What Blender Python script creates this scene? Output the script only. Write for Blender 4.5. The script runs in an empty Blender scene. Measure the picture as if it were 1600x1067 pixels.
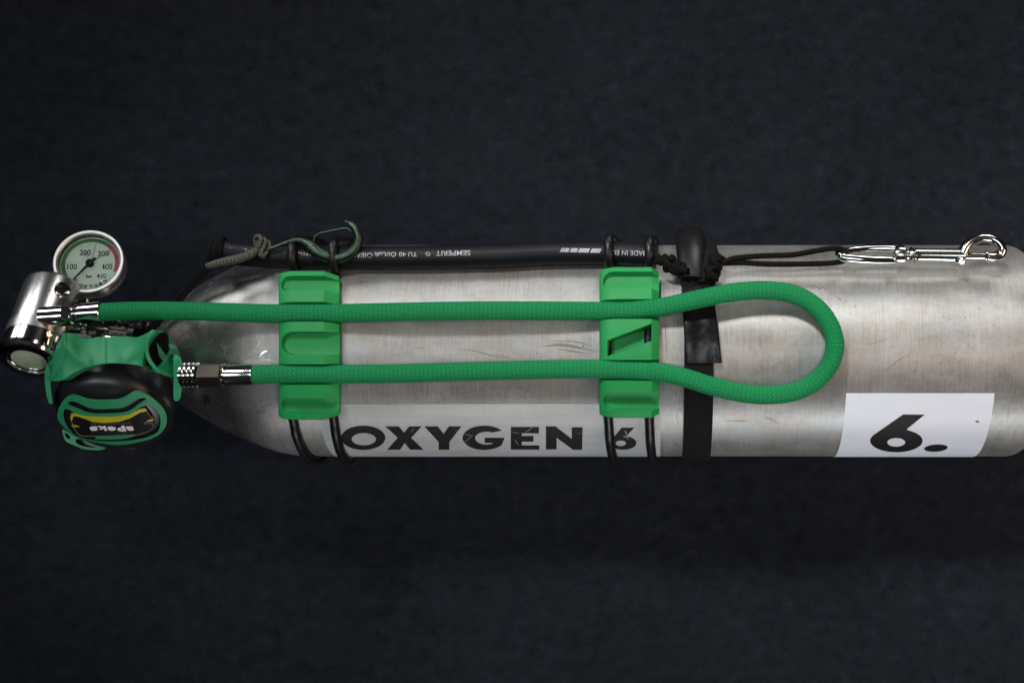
import bpy, bmesh, math, random
from mathutils import Vector, Matrix
R_ = math.radians
random.seed(7)
scene = bpy.context.scene
COL = scene.collection

# ------------------------------------------------------------------ camera
S = 0.0004          # metres per photograph pixel on the plane of the cylinder's axis
D = 0.87            # camera height above the axis
CX, CY = 1020, 548  # the point of the photograph straight below the lens
TR = 0.0657         # cylinder radius
cam_d = bpy.data.cameras.new('camera')
cam = bpy.data.objects.new('camera', cam_d); COL.objects.link(cam)
cam.location = (0, 0, D)
cam_d.sensor_width = 36
cam_d.lens = 36*D/0.64
cam_d.shift_x = (800-CX)/1600
cam_d.shift_y = (CY-533.5)/1600
cam_d.clip_start = 0.01
cam_d.clip_end = 50
scene.camera = cam

# ------------------------------------------------------------------ light
w = bpy.data.worlds.new('World'); scene.world = w; w.use_nodes = True
bg = w.node_tree.nodes['Background']
wn = w.node_tree.nodes
tc_ = wn.new('ShaderNodeTexCoord'); sx_ = wn.new('ShaderNodeSeparateXYZ'); rp_ = wn.new('ShaderNodeValToRGB'); no_ = wn.new('ShaderNodeTexNoise')
no_.inputs['Scale'].default_value = 2.2; no_.inputs['Detail'].default_value = 2
ad_ = wn.new('ShaderNodeMath'); ad_.operation = 'MULTIPLY_ADD'; ad_.inputs[1].default_value = 0.5
w.node_tree.links.new(tc_.outputs['Generated'], sx_.inputs[0]); w.node_tree.links.new(tc_.outputs['Generated'], no_.inputs['Vector'])
w.node_tree.links.new(no_.outputs['Fac'], ad_.inputs[0]); w.node_tree.links.new(sx_.outputs['Z'], ad_.inputs[2])
w.node_tree.links.new(ad_.outputs[0], rp_.inputs[0]); w.node_tree.links.new(rp_.outputs[0], bg.inputs[0])
rp_.color_ramp.elements[0].position = 0.25; rp_.color_ramp.elements[0].color = (0.10, 0.10, 0.10, 1)
rp_.color_ramp.elements[1].position = 1.25 if False else 1.0; rp_.color_ramp.elements[1].color = (0.75, 0.80, 0.9, 1)
bg.inputs[1].default_value = 0.022

def area(name, loc, target, sx, sy, power, col=(1, 1, 1), spread=180):
    l = bpy.data.lights.new(name, 'AREA'); l.shape = 'RECTANGLE'
    l.size = sx; l.size_y = sy; l.energy = power; l.color = col; l.spread = R_(spread)
    o = bpy.data.objects.new(name, l); COL.objects.link(o)
    o.location = loc
    o.rotation_euler = (Vector(target)-Vector(loc)).to_track_quat('-Z', 'Y').to_euler()
    return o
area('key_lamp', (-0.40, 1.15, 1.40), (0.12, 0.0, 0), 0.24, 0.24, 1.05, (1.0, 0.98, 0.95), 32)
area('overhead_fill', (0.0, 0.0, 1.9), (0.02, 0, 0), 0.5, 1.0, 0.29, (0.88, 0.94, 1.0), 24)  # added overhead fill, narrow beam for a glow at the cloth's centre
area('fill_lamp', (0.30, -1.3, 0.30), (0.16, 0, 0), 0.9, 0.5, 0.80, (0.97, 0.98, 1.0), 36)
area('warm_lamp', (1.15, -0.05, 0.62), (0.29, 0, 0), 0.5, 1.1, 0.85, (1.0, 0.64, 0.44), 42)
area('ferrule_reflection_fill', (-1.15, 0.08, 1.95), (-0.36, 0, 0), 0.35, 0.9, 0.34, (0.95, 0.98, 1.0), 32)  # added panel, puts a white reflection on the left ferrule
area('stripe_reflection_fill', (-1.04, 1.41, 0.52), (-0.36, 0.03, 0.05), 0.40, 0.45, 0.34, (0.97, 0.98, 1.0), 36)  # added panel, reflected as the bright stripe on the first stage
area('chrome_reflection_fill', (-1.48, 1.12, 0.16), (-0.36, 0.03, 0.05), 0.45, 0.4, 0.15, (0.97, 0.98, 1.0), 36)  # added dim panel, widens the grey reflections in the first stage's chrome
area('upper_edge_fill', (0.55, 1.30, 0.24), (0.16, 0, 0.02), 0.9, 0.3, 0.42, (1.0, 0.96, 0.92), 34)  # added fill, brightens the cylinder's upper edge
scene.view_settings.view_transform = 'Standard'
scene.view_settings.look = 'None'
scene.view_settings.exposure = 0
scene.view_settings.gamma = 1

# ------------------------------------------------------------------ helpers
def W(px, py, z):
    k = (D-z)/D
    return Vector(((px-CX)*S*k, -(py-CY)*S*k, z))

def on_cyl(px, py, yc, zc, r):
    """point of a cylinder along x (centre yc, zc, radius r) seen at px, py"""
    z = zc+r
    for _ in range(30):
        k = (D-z)/D
        y = -(py-CY)*S*k
        d = max(-r*0.9999, min(r*0.9999, y-yc))
        z = 0.5*z+0.5*(zc+math.sqrt(r*r-d*d))
    k = (D-z)/D
    return Vector(((px-CX)*S*k, yc+d, z))

def T(px, py, h=0.0):
    return on_cyl(px, py, 0, 0, TR+h)

def mk(name, verts, faces, mat, parent=None, smooth=True, uvs=None):
    me = bpy.data.meshes.new(name)
    me.from_pydata([tuple(v) for v in verts], [], faces)
    if uvs:
        uvl = me.uv_layers.new(name='UVMap')
        for i, uv in enumerate(uvs): uvl.data[i].uv = uv
    bm = bmesh.new(); bm.from_mesh(me)
    bmesh.ops.recalc_face_normals(bm, faces=bm.faces)
    bm.to_mesh(me); bm.free()
    for p in me.polygons: p.use_smooth = smooth
    if mat: me.materials.append(mat)
    o = bpy.data.objects.new(name, me); COL.objects.link(o)
    if parent:
        o.parent = parent
        o.matrix_parent_inverse = Matrix.Translation(parent.location).inverted()
    return o

def sharp(o, ang=35):
    """keep edges sharper than ang degrees crisp while the rest shades smooth"""
    me = o.data
    bm = bmesh.new(); bm.from_mesh(me)
    for e in bm.edges:
        if len(e.link_faces) == 2 and e.calc_face_angle(0) > R_(ang): e.smooth = False
    bm.to_mesh(me); bm.free()
    return o

def bevel(o, width, seg=2, ang=40):
    m = o.modifiers.new('bevel', 'BEVEL'); m.width = width; m.segments = seg
    m.limit_method = 'ANGLE'; m.angle_limit = R_(ang)
    m.harden_normals = True
    return o

def thing(name, loc, label, cat, group=None):
    o = bpy.data.objects.new(name, None); COL.objects.link(o)
    o.empty_display_size = 0.02
    o.location = loc
    o['label'] = label; o['category'] = cat
    if group: o['group'] = group
    return o

def catmull(pts, n=8):
    P = [Vector(p) for p in pts]
    P = [P[0]*2-P[1]]+P+[P[-1]*2-P[-2]]
    out = []
    for i in range(1, len(P)-2):
        for j in range(n):
            t = j/n
            a, b, c, d = P[i-1], P[i], P[i+1], P[i+2]
            out.append(0.5*((2*b)+(c-a)*t+(2*a-5*b+4*c-d)*t*t+(3*b-a-3*c+d)*t**3))
    out.append(P[-2])
    return out

def tube(name, pts, r, mat, parent=None, seg=16, n=8, smooth_path=True, caps=True, closed=False, flat=1.0, up=(0, 0, 1)):
    """round (or flattened) tube along pts; r is one radius or one per point"""
    if isinstance(r, (int, float)): rr = [r]*len(pts)
    else: rr = list(r)
    if smooth_path:
        q = [Vector((*Vector(p), 0)) for p in pts]
        full = [Vector(p) for p in pts]
        path = catmull(full, n)
        rad = []
        for i in range(len(rr)-1):
            for j in range(n): rad.append(rr[i]+(rr[i+1]-rr[i])*j/n)
        rad.append(rr[-1])
    else:
        path = [Vector(p) for p in pts]; rad = rr
    verts, faces, uvs = [], [], []
    N = len(path)
    t0 = (path[1]-path[0]).normalized()
    nrm = Vector(up)-t0*Vector(up).dot(t0)
    if nrm.length < 1e-5: nrm = Vector((0, 1, 0))-t0*t0.y
    nrm.normalize()
    L = [0]
    for i in range(1, N): L.append(L[-1]+(path[i]-path[i-1]).length)
    for i in range(N):
        t = (path[min(i+1, N-1)]-path[max(i-1, 0)])
        if closed and i in (0, N-1): t = path[1]-path[N-2]
        t.normalize()
        nrm = (nrm-t*nrm.dot(t)).normalized()
        b = t.cross(nrm)
        for k in range(seg):
            a = 2*math.pi*k/seg
            verts.append(path[i]+nrm*math.cos(a)*rad[i]*flat+b*math.sin(a)*rad[i])
    for i in range(N-1):
        for k in range(seg):
            k2 = (k+1) % seg
            faces.append((i*seg+k, i*seg+k2, (i+1)*seg+k2, (i+1)*seg+k))
            uvs += [(L[i], k/seg), (L[i], (k+1)/seg), (L[i+1], (k+1)/seg), (L[i+1], k/seg)]
    if caps and not closed:
        faces.append(tuple(range(seg))); uvs += [(0, 0)]*seg
        faces.append(tuple((N-1)*seg+k for k in range(seg))); uvs += [(0, 0)]*seg
    me = bpy.data.meshes.new(name)
    me.from_pydata([tuple(v) for v in verts], [], faces)
    uvl = me.uv_layers.new(name='UVMap')
    for i, uv in enumerate(uvs): uvl.data[i].uv = uv
    bm = bmesh.new(); bm.from_mesh(me); bmesh.ops.recalc_face_normals(bm, faces=bm.faces); bm.to_mesh(me); bm.free()
    for p in me.polygons: p.use_smooth = len(p.vertices) == 4
    me.materials.append(mat)
    o = bpy.data.objects.new(name, me); COL.objects.link(o)
    if parent:
        o.parent = parent; o.matrix_parent_inverse = Matrix.Translation(parent.location).inverted()
    return o

def lathe(name, prof, origin, axis, mat, parent=None, seg=48, smooth=True, ang=30, phase=0.0, caps=True):
    """prof: list of (distance along axis, radius)"""
    a = Vector(axis).normalized()
    e1 = a.orthogonal().normalized()
    if abs(a.x) < 0.95:
        e1 = (Vector((1, 0, 0))-a*a.x).normalized()
    e2 = a.cross(e1)
    verts, faces, uvs = [], [], []
    for t, r in prof:
        for k in range(seg):
            an = 2*math.pi*k/seg+phase
            verts.append(Vector(origin)+a*t+(e1*math.cos(an)+e2*math.sin(an))*max(r, 1e-6))
    for i in range(len(prof)-1):
        for k in range(seg):
            k2 = (k+1) % seg
            faces.append((i*seg+k, i*seg+k2, (i+1)*seg+k2, (i+1)*seg+k))
            uvs += [(prof[i][0], k/seg), (prof[i][0], (k+1)/seg), (prof[i+1][0], (k+1)/seg), (prof[i+1][0], k/seg)]
    if caps and prof[0][1] > 1e-5: faces.append(tuple(range(seg))); uvs += [(0, 0)]*seg
    if caps and prof[-1][1] > 1e-5: faces.append(tuple((len(prof)-1)*seg+k for k in range(seg))); uvs += [(0, 0)]*seg
    o = mk(name, verts, faces, mat, parent, smooth, uvs)
    if smooth: sharp(o, ang)
    return o

def plate(name, outer, holes, mapf, depth, mat, parent=None, cut=None, cutx=None, lift=0.0, smooth=False):
    """flat piece outlined in photograph pixels, mapped on a real surface by mapf(px, py, lift), with thickness"""
    bm = bmesh.new()
    for loop in [outer]+list(holes):
        vs = [bm.verts.new((p[0], p[1], 0)) for p in loop]
        for i in range(len(vs)): bm.edges.new((vs[i], vs[(i+1) % len(vs)]))
    bmesh.ops.triangle_fill(bm, use_beauty=True, use_dissolve=False, edges=bm.edges[:])
    return finish_plate(name, bm, mapf, depth, mat, parent, cut, cutx, lift, smooth)

def finish_plate(name, bm, mapf, depth, mat, parent, cut=None, cutx=None, lift=0.0, smooth=False):
    ys = [v.co.y for v in bm.verts]; xs = [v.co.x for v in bm.verts]
    if cut:
        y = min(ys)+cut
        while y < max(ys)-0.01:
            bmesh.ops.bisect_plane(bm, geom=bm.verts[:]+bm.edges[:]+bm.faces[:], plane_co=(0, y, 0), plane_no=(0, 1, 0), dist=1e-5)
            y += cut
    if cutx:
        x = min(xs)+cutx
        while x < max(xs)-0.01:
            bmesh.ops.bisect_plane(bm, geom=bm.verts[:]+bm.edges[:]+bm.faces[:], plane_co=(x, 0, 0), plane_no=(1, 0, 0), dist=1e-5)
            x += cutx
    bm.verts.index_update()
    n = len(bm.verts)
    co = [v.co.copy() for v in bm.verts]
    verts = [mapf(c.x, c.y, lift) for c in co]+[mapf(c.x, c.y, lift-depth) for c in co]
    faces = []
    for f in bm.faces:
        ids = [v.index for v in f.verts]
        faces.append(tuple(ids)); faces.append(tuple(i+n for i in reversed(ids)))
    for e in bm.edges:
        if len(e.link_faces) == 1:
            a, b = e.verts[0].index, e.verts[1].index
            faces.append((a, b, b+n, a+n))
    bm.free()
    o = mk(name, verts, faces, mat, parent, True)
    return sharp(o, 40)

def text_bm(body, cx, cy, height, rot=0.0, sx=1.0, spacing=1.0, bold=0.0, width=None):
    """built-in font lettering as a flat bmesh in photograph pixels (py runs down); rot in degrees clockwise as seen"""
    cu = bpy.data.curves.new('lettering_curve', 'FONT'); cu.body = body; cu.size = 1; cu.space_character = spacing
    cu.resolution_u = 3; cu.offset = bold
    ob = bpy.data.objects.new('lettering_curve', cu); COL.objects.link(ob)
    dg = bpy.context.evaluated_depsgraph_get()
    me = bpy.data.meshes.new_from_object(ob.evaluated_get(dg))
    bpy.data.objects.remove(ob); bpy.data.curves.remove(cu)
    xs = [v.co.x for v in me.vertices]; ys = [v.co.y for v in me.vertices]
    w_, h_ = max(xs)-min(xs), max(ys)-min(ys)
    mx, my = (max(xs)+min(xs))/2, (max(ys)+min(ys))/2
    sc = height/h_
    scx = sc*sx if width is None else width/w_
    bm = bmesh.new(); bm.from_mesh(me); bpy.data.meshes.remove(me)
    bmesh.ops.remove_doubles(bm, verts=bm.verts, dist=1e-4)
    c, s = math.cos(R_(rot)), math.sin(R_(rot))
    for v in bm.verts:
        x, y = (v.co.x-mx)*scx, -(v.co.y-my)*sc
        v.co = (cx+x*c-y*s, cy+x*s+y*c, 0)
    return bm

def ell(cx, cy, rx, ry, n=40, a0=0, a1=360, rot=0):
    out = []
    full = abs(a1-a0) >= 360
    c, s = math.cos(R_(rot)), math.sin(R_(rot))
    for i in range(n if full else n+1):
        a = R_(a0+(a1-a0)*i/n)
        x, y = rx*math.cos(a), ry*math.sin(a)
        out.append((cx+x*c-y*s, cy+x*s+y*c))
    return out

def curve2(pts, n=6, closed=True):
    """smooth closed outline through 2D points"""
    P = [Vector((p[0], p[1], 0)) for p in pts]
    out = []
    m = len(P)
    for i in range(m if closed else m-1):
        a, b, c, d = (P[(i-1) % m], P[i], P[(i+1) % m], P[(i+2) % m]) if closed else (P[max(i-1, 0)], P[i], P[i+1], P[min(i+2, m-1)])
        for j in range(n):
            t = j/n
            q = 0.5*((2*b)+(c-a)*t+(2*a-5*b+4*c-d)*t*t+(3*b-a-3*c+d)*t**3)
            out.append((q.x, q.y))
    if not closed: out.append((P[-1].x, P[-1].y))
    return out

def interp(tab, x):
    if x <= tab[0][0]: return tab[0][1]
    for (a, b), (c, d) in zip(tab, tab[1:]):
        if x <= c: return b+(d-b)*(x-a)/(c-a)
    return tab[-1][1]

def sst(a, b, x):
    t = max(0, min(1, (x-a)/(b-a))); return t*t*(3-2*t)

# ------------------------------------------------------------------ materials
class NT:
    def __init__(s, name):
        s.m = bpy.data.materials.new(name); s.m.use_nodes = True
        s.t = s.m.node_tree; s.p = s.t.nodes['Principled BSDF']
    def n(s, typ, **kw):
        nd = s.t.nodes.new(typ)
        for k, v in kw.items():
            if k.startswith('i_'):
                key = k[2:]; key = int(key) if key.isdigit() else key.replace('_', ' ')
                nd.inputs[key].default_value = v
            else: setattr(nd, k, v)
        return nd
    def l(s, a, b): s.t.links.new(a, b)
    def math(s, op, a, b=None, c=None):
        nd = s.n('ShaderNodeMath', operation=op)
        for i, x in enumerate((a, b, c)):
            if x is None: continue
            if isinstance(x, (int, float)): nd.inputs[i].default_value = x
            else: s.l(x, nd.inputs[i])
        return nd.outputs[0]
    def ramp(s, fac, stops):
        nd = s.n('ShaderNodeValToRGB')
        els = nd.color_ramp.elements
        while len(els) < len(stops): els.new(0.5)
        for e, (p, c) in zip(els, stops):
            e.position = p; e.color = (*c, 1) if len(c) == 3 else c
        s.l(fac, nd.inputs[0]); return nd.outputs[0]
    def noise(s, vec, scale, detail=3, rough=0.5, dist=0):
        nd = s.n('ShaderNodeTexNoise'); nd.inputs['Scale'].default_value = scale
        nd.inputs['Detail'].default_value = detail; nd.inputs['Roughness'].default_value = rough
        nd.inputs['Distortion'].default_value = dist
        if vec is not None: s.l(vec, nd.inputs['Vector'])
        return nd.outputs['Fac']
    def mapping(s, vec, scale=(1, 1, 1), rot=(0, 0, 0), loc=(0, 0, 0)):
        nd = s.n('ShaderNodeMapping'); s.l(vec, nd.inputs['Vector'])
        nd.inputs['Scale'].default_value = scale; nd.inputs['Rotation'].default_value = rot
        nd.inputs['Location'].default_value = loc
        return nd.outputs[0]
    def coord(s, which='Object'):
        return s.n('ShaderNodeTexCoord').outputs[which]
    def mix(s, fac, a, b, blend='MIX'):
        nd = s.n('ShaderNodeMix', data_type='RGBA', blend_type=blend)
        for i, x in ((0, fac), (6, a), (7, b)):
            if isinstance(x, (int, float)): nd.inputs[i].default_value = x
            elif isinstance(x, tuple): nd.inputs[i].default_value = (*x, 1)
            else: s.l(x, nd.inputs[i])
        return nd.outputs[2]
    def bump(s, h, strength, dist, prev=None):
        nd = s.n('ShaderNodeBump'); nd.inputs['Strength'].default_value = strength
        nd.inputs['Distance'].default_value = dist
        s.l(h, nd.inputs['Height'])
        if prev is not None: s.l(prev, nd.inputs['Normal'])
        return nd.outputs[0]
    def set(s, **kw):
        for k, v in kw.items():
            i = s.p.inputs[k.replace('_', ' ')]
            if isinstance(v, tuple): i.default_value = (*v, 1) if len(v) == 3 else v
            elif isinstance(v, (int, float)): i.default_value = v
            else: s.l(v, i)

def mat_plain(name, col, rough=0.4, metal=0.0, var=0.12, scale=400, bmp=0.15, bd=0.0002, spec=0.5, rvar=0.08):
    m = NT(name); co = m.coord()
    n1 = m.noise(co, scale, 4, 0.6)
    n2 = m.noise(co, scale*0.12, 3, 0.5)
    dark = tuple(c*(1-var) for c in col); lite = tuple(min(1, c*(1+var)) for c in col)
    m.set(Base_Color=m.ramp(m.math('ADD', m.math('MULTIPLY', n1, 0.5), m.math('MULTIPLY', n2, 0.5)), [(0.3, dark), (0.7, lite)]),
          Metallic=metal, Roughness=m.math('MULTIPLY_ADD', n2, rvar*2, rough-rvar), Normal=m.bump(n1, bmp, bd))
    m.p.inputs['Specular IOR Level'].default_value = spec
    return m.m

# brushed aluminium of the cylinder
def mat_aluminium():
    m = NT('brushed_aluminium'); uv = m.coord('UV')
    br = m.noise(m.mapping(uv, (2600, 26, 1)), 1.0, 4, 0.65)
    br2 = m.noise(m.mapping(uv, (700, 3, 1), loc=(3, 1, 0)), 1.0, 3, 0.6)
    ob = m.coord('Object')
    blot = m.noise(ob, 26, 4, 0.6, 0.6)
    fine = m.noise(ob, 300, 3, 0.6)
    axial = m.noise(m.mapping(uv, (6, 46, 1)), 1.0, 3, 0.6)
    f = m.math('ADD', m.math('MULTIPLY', br, 0.30), m.math('MULTIPLY', br2, 0.16))
    f = m.math('ADD', f, m.math('MULTIPLY', blot, 0.26))
    f = m.math('ADD', f, m.math('MULTIPLY', m.noise(m.mapping(ob, (30, 90, 90)), 1.0, 3, 0.6), 0.16))
    f = m.math('ADD', f, m.math('MULTIPLY', fine, 0.12))
    base = m.ramp(f, [(0.38, (0.22, 0.218, 0.207)), (0.5, (0.36, 0.357, 0.344)), (0.62, (0.49, 0.49, 0.48))])
    hue = m.noise(ob, 40, 2, 0.5, 1.0)
    base = m.mix(m.ramp(hue, [(0.48, (0, 0, 0)), (0.75, (0.45, 0.45, 0.45))]), base, (0.34, 0.31, 0.26))
    cool = m.noise(m.mapping(ob, (34, 60, 60), loc=(5, 2, 1)), 1.0, 4, 0.65, 1.0)
    base = m.mix(m.ramp(cool, [(0.50, (0, 0, 0)), (0.72, (0.7, 0.7, 0.7))]), base, (0.36, 0.40, 0.42))
    # specks of dirt and nicks
    vor = m.n('ShaderNodeTexVoronoi'); vor.inputs['Scale'].default_value = 150
    m.l(m.mapping(uv, (1, 0.25, 1)), vor.inputs['Vector'])
    gate = m.noise(ob, 18, 2, 0.5)
    speck = m.math('MULTIPLY', m.math('LESS_THAN', vor.outputs['Distance'], 0.055), m.math('GREATER_THAN', gate, 0.52))
    base = m.mix(m.math('MULTIPLY', speck, 0.75), base, (0.07, 0.065, 0.055))
    # long curved hairline scratches
    w1 = m.n('ShaderNodeTexWave', wave_type='BANDS', bands_direction='DIAGONAL'); w1.inputs['Scale'].default_value = 9
    w1.inputs['Distortion'].default_value = 14; w1.inputs['Detail'].default_value = 2; w1.inputs['Detail Scale'].default_value = 1.5
    m.l(ob, w1.inputs['Vector'])
    scr = m.math('MULTIPLY', m.math('GREATER_THAN', w1.outputs['Fac'], 0.9994), m.math('GREATER_THAN', m.noise(ob, 33, 2), 0.5))
    
    rough = m.math('ADD', m.math('MULTIPLY_ADD', br2, 0.16, 0.33), m.math('MULTIPLY', blot, 0.28))
    h = m.math('ADD', m.math('MULTIPLY', br, 1.0), m.math('MULTIPLY', axial, 0.5))
    nb = m.bump(h, 0.22, 0.00012)
    nb = m.bump(m.noise(ob, 15, 2), 0.25, 0.003, nb)
    sp = m.n('ShaderNodeSeparateXYZ'); m.l(uv, sp.inputs[0])
    mr = m.n('ShaderNodeMapRange'); mr.inputs['From Min'].default_value = -0.250; mr.inputs['From Max'].default_value = -0.222
    m.l(sp.outputs['X'], mr.inputs['Value']); wall = mr.outputs[0]
    inv = m.math('SUBTRACT', 1.0, wall)
    smudge = m.noise(ob, 34, 4, 0.6, 1.2)
    rough = m.math('ADD', m.math('MULTIPLY', rough, wall), m.math('MULTIPLY', inv, m.math('MULTIPLY_ADD', smudge, 0.34, 0.10)))
    metal = m.math('MULTIPLY_ADD', inv, 0.24, 0.70)
    nb2 = m.bump(m.noise(ob, 20, 3, 0.5), 0.5, 0.004)
    mv = m.n('ShaderNodeMix', data_type='VECTOR'); m.l(wall, mv.inputs[0]); m.l(nb2, mv.inputs[4]); m.l(nb, mv.inputs[5]); nb = mv.outputs[1]
    m.set(Base_Color=base, Metallic=metal, Roughness=rough, Normal=nb, Anisotropic=m.math('MULTIPLY', wall, 0.6))
    tg = m.n('ShaderNodeTangent', direction_type='UV_MAP'); tg.uv_map = 'UVMap'
    m.l(tg.outputs[0], m.p.inputs['Tangent'])
    m.p.inputs['Anisotropic Rotation'].default_value = 0.0
    return m.m

def mat_braid(name, dark, mid, lite, rows, per_m, rough=0.55, bd=0.0006):
    m = NT(name); uv = m.coord('UV')
    sp = m.n('ShaderNodeSeparateXYZ'); m.l(uv, sp.inputs[0])
    v = m.math('MULTIPLY', sp.outputs['Y'], rows)
    tri = m.math('PINGPONG', v, 1.0)
    ph = m.math('MULTIPLY_ADD', sp.outputs['X'], per_m, m.math('MULTIPLY', tri, 0.85))
    st = m.math('ABSOLUTE', m.math('SINE', m.math('MULTIPLY', ph, math.pi)))
    ft = m.math('FRACT', v)
    cell = m.math('SINE', m.math('MULTIPLY', ft, math.pi))
    h = m.math('MULTIPLY', m.math('POWER', st, 0.7), m.math('POWER', cell, 0.45))
    nz = m.noise(m.coord(), 900, 2)
    nb = m.noise(m.coord(), 40, 2)
    fac = m.math('ADD', m.math('MULTIPLY', h, 0.8), m.math('MULTIPLY', nz, 0.2))
    base = m.ramp(fac, [(0.12, dark), (0.6, mid), (0.95, lite)])
    base = m.mix(m.math('MULTIPLY', nb, 0.25), base, mid)
    m.set(Base_Color=base, Roughness=rough, Normal=m.bump(h, 0.8, bd))
    m.p.inputs['Specular IOR Level'].default_value = 0.15
    return m.m

def mat_ground():
    m = NT('dark_mottled_cloth'); ob = m.coord()
    a = m.noise(ob, 105, 4, 0.62); b = m.noise(m.mapping(ob, loc=(3, 5, 0)), 140, 3, 0.6); c = m.noise(ob, 9, 3, 0.5)
    f = m.math('ADD', m.math('ADD', m.math('MULTIPLY', a, 0.5), m.math('MULTIPLY', b, 0.25)), m.math('MULTIPLY', c, 0.25))
    base = m.ramp(f, [(0.36, (0.0070, 0.0090, 0.0125)), (0.51, (0.0125, 0.0155, 0.0230)), (0.66, (0.0205, 0.0245, 0.0385))])
    hue = m.noise(m.mapping(ob, loc=(9, 1, 0)), 70, 3)
    base = m.mix(m.ramp(hue, [(0.48, (0, 0, 0)), (0.62, (0.5, 0.5, 0.5))]), base, (0.0135, 0.0170, 0.0195))
    g = m.noise(ob, 1400, 2, 0.6)
    base = m.mix(0.55, base, m.ramp(g, [(0.3, (0.2, 0.2, 0.2)), (0.7, (1.2, 1.2, 1.2))]), 'MULTIPLY')
    m.set(Base_Color=base, Roughness=0.95, Normal=m.bump(m.math('ADD', g, m.math('MULTIPLY', a, 1.5)), 0.5, 0.0008))
    m.p.inputs['Specular IOR Level'].default_value = 0.1
    return m.m

def mat_tape():
    m = NT('black_vinyl_tape'); ob = m.coord()
    wn = m.noise(m.mapping(ob, (62, 40, 40), rot=(0, 0, 0.5)), 1.0, 3, 0.55, 0.5)
    wn2 = m.noise(ob, 260, 3, 0.6)
    m.set(Base_Color=(0.006, 0.006, 0.007), Specular_IOR_Level=0.2, Roughness=m.math('MULTIPLY_ADD', wn2, 0.25, 0.14), Normal=m.bump(wn, 0.28, 0.003))
    return m.m

def mat_web(name):
    m = NT(name); uv = m.coord('UV')
    wv = m.n('ShaderNodeTexWave'); wv.inputs['Scale'].default_value = 420; m.l(uv, wv.inputs['Vector'])
    nz = m.noise(m.coord(), 900, 3)
    m.set(Base_Color=m.ramp(nz, [(0.3, (0.003, 0.003, 0.0035)), (0.75, (0.010, 0.010, 0.011))]), Roughness=0.8,
          Normal=m.bump(m.math('ADD', wv.outputs['Fac'], nz), 0.5, 0.0003))
    m.p.inputs['Specular IOR Level'].default_value = 0.15
    return m.m

def mat_film(name, cols, rough=0.35):
    m = NT(name); ob = m.coord()
    a = m.noise(ob, 22, 4, 0.6, 0.4); b = m.noise(m.mapping(ob, (900, 60, 60)), 1, 3)
    sm = m.noise(m.mapping(ob, (20, 160, 160)), 1, 3)
    f = m.math('ADD', m.math('ADD', m.math('MULTIPLY', a, 0.5), m.math('MULTIPLY', b, 0.15)), m.math('MULTIPLY', sm, 0.35))
    base = m.ramp(f, [(0.35, cols[0]), (0.55, cols[1]), (0.7, cols[2])])
    m.set(Base_Color=base, Roughness=m.math('MULTIPLY_ADD', a, 0.3, rough-0.15), Normal=m.bump(sm, 0.15, 0.0004))
    return m.m

def mat_print(name):
    m = NT(name); ob = m.coord()
    sc = m.noise(m.mapping(ob, (90, 260, 260), rot=(0, 0, 0.6)), 1, 4, 0.75, 1.5)
    worn = m.ramp(sc, [(0.655, (0, 0, 0)), (0.675, (1, 1, 1))])
    m.set(Base_Color=m.mix(m.math('MULTIPLY', worn, 0.5), (0.014, 0.014, 0.014), (0.22, 0.22, 0.21)), Roughness=0.6)
    m.p.inputs['Specular IOR Level'].default_value = 0.12
    return m.m

M = {}
M['alu'] = mat_aluminium()
M['braid'] = mat_braid('green_braid', (0.002, 0.095, 0.030), (0.005, 0.205, 0.064), (0.014, 0.30, 0.108), 28, 400, bd=0.0004)
M['cord'] = mat_braid('black_braid', (0.001, 0.001, 0.001), (0.003, 0.003, 0.003), (0.008, 0.008, 0.008), 12, 500, 0.8, 0.0003)
M['ground'] = mat_ground()
M['tape'] = mat_tape()
M['web'] = mat_web('black_webbing')
M['clip'] = mat_plain('green_moulded_plastic', (0.011, 0.245, 0.062), 0.55, 0, 0.16, 90, 0.15, 0.0001, spec=0.3)
M['shroud'] = mat_plain('green_regulator_plastic', (0.016, 0.25, 0.105), 0.5, 0, 0.06, 500, 0.05, 0.0001)
M['chrome'] = mat_plain('polished_chrome', (0.62, 0.62, 0.60), 0.10, 1.0, 0.03, 200, 0.04, 0.0001, rvar=0.03)
M['nickel'] = mat_plain('nickel_steel', (0.58, 0.57, 0.54), 0.16, 1.0, 0.08, 300, 0.1, 0.0002, rvar=0.05)
M['nut'] = mat_plain('brownish_worn_chrome', (0.17, 0.14, 0.12), 0.28, 1.0, 0.1, 300, 0.15, 0.0002)
M['satin'] = mat_plain('satin_chrome', (0.45, 0.45, 0.44), 0.36, 1.0, 0.06, 300, 0.1, 0.0001)
M['bezel'] = mat_plain('bezel_steel', (0.52, 0.52, 0.52), 0.42, 1.0, 0.05, 300, 0.08, 0.0001)
M['wall'] = mat_plain('dark_gauge_wall', (0.05, 0.065, 0.055), 0.5)
M['brass'] = mat_plain('dull_brown_metal', (0.15, 0.13, 0.09), 0.4, 1.0, 0.15, 300, 0.1, 0.0002)
M['tarnish'] = mat_plain('tarnished_green_metal', (0.055, 0.08, 0.06), 0.42, 1.0, 0.8, 160, 0.4, 0.0008)
M['rubber'] = mat_plain('black_rubber', (0.006, 0.006, 0.007), 0.4, 0, 0.2, 500, 0.2, 0.0002, spec=0.35)
M['hose_rubber'] = mat_plain('black_hose_rubber', (0.005, 0.006, 0.008), 0.5, 0, 0.2, 300, 0.25, 0.0003, spec=0.2)
M['housing'] = mat_plain('black_housing_plastic', (0.014, 0.015, 0.019), 0.36, 0, 0.15, 200, 0.06, 0.0003)
M['black'] = mat_plain('black_plastic', (0.008, 0.008, 0.008), 0.3, 0, 0.2, 400, 0.1, 0.0002)
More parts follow.
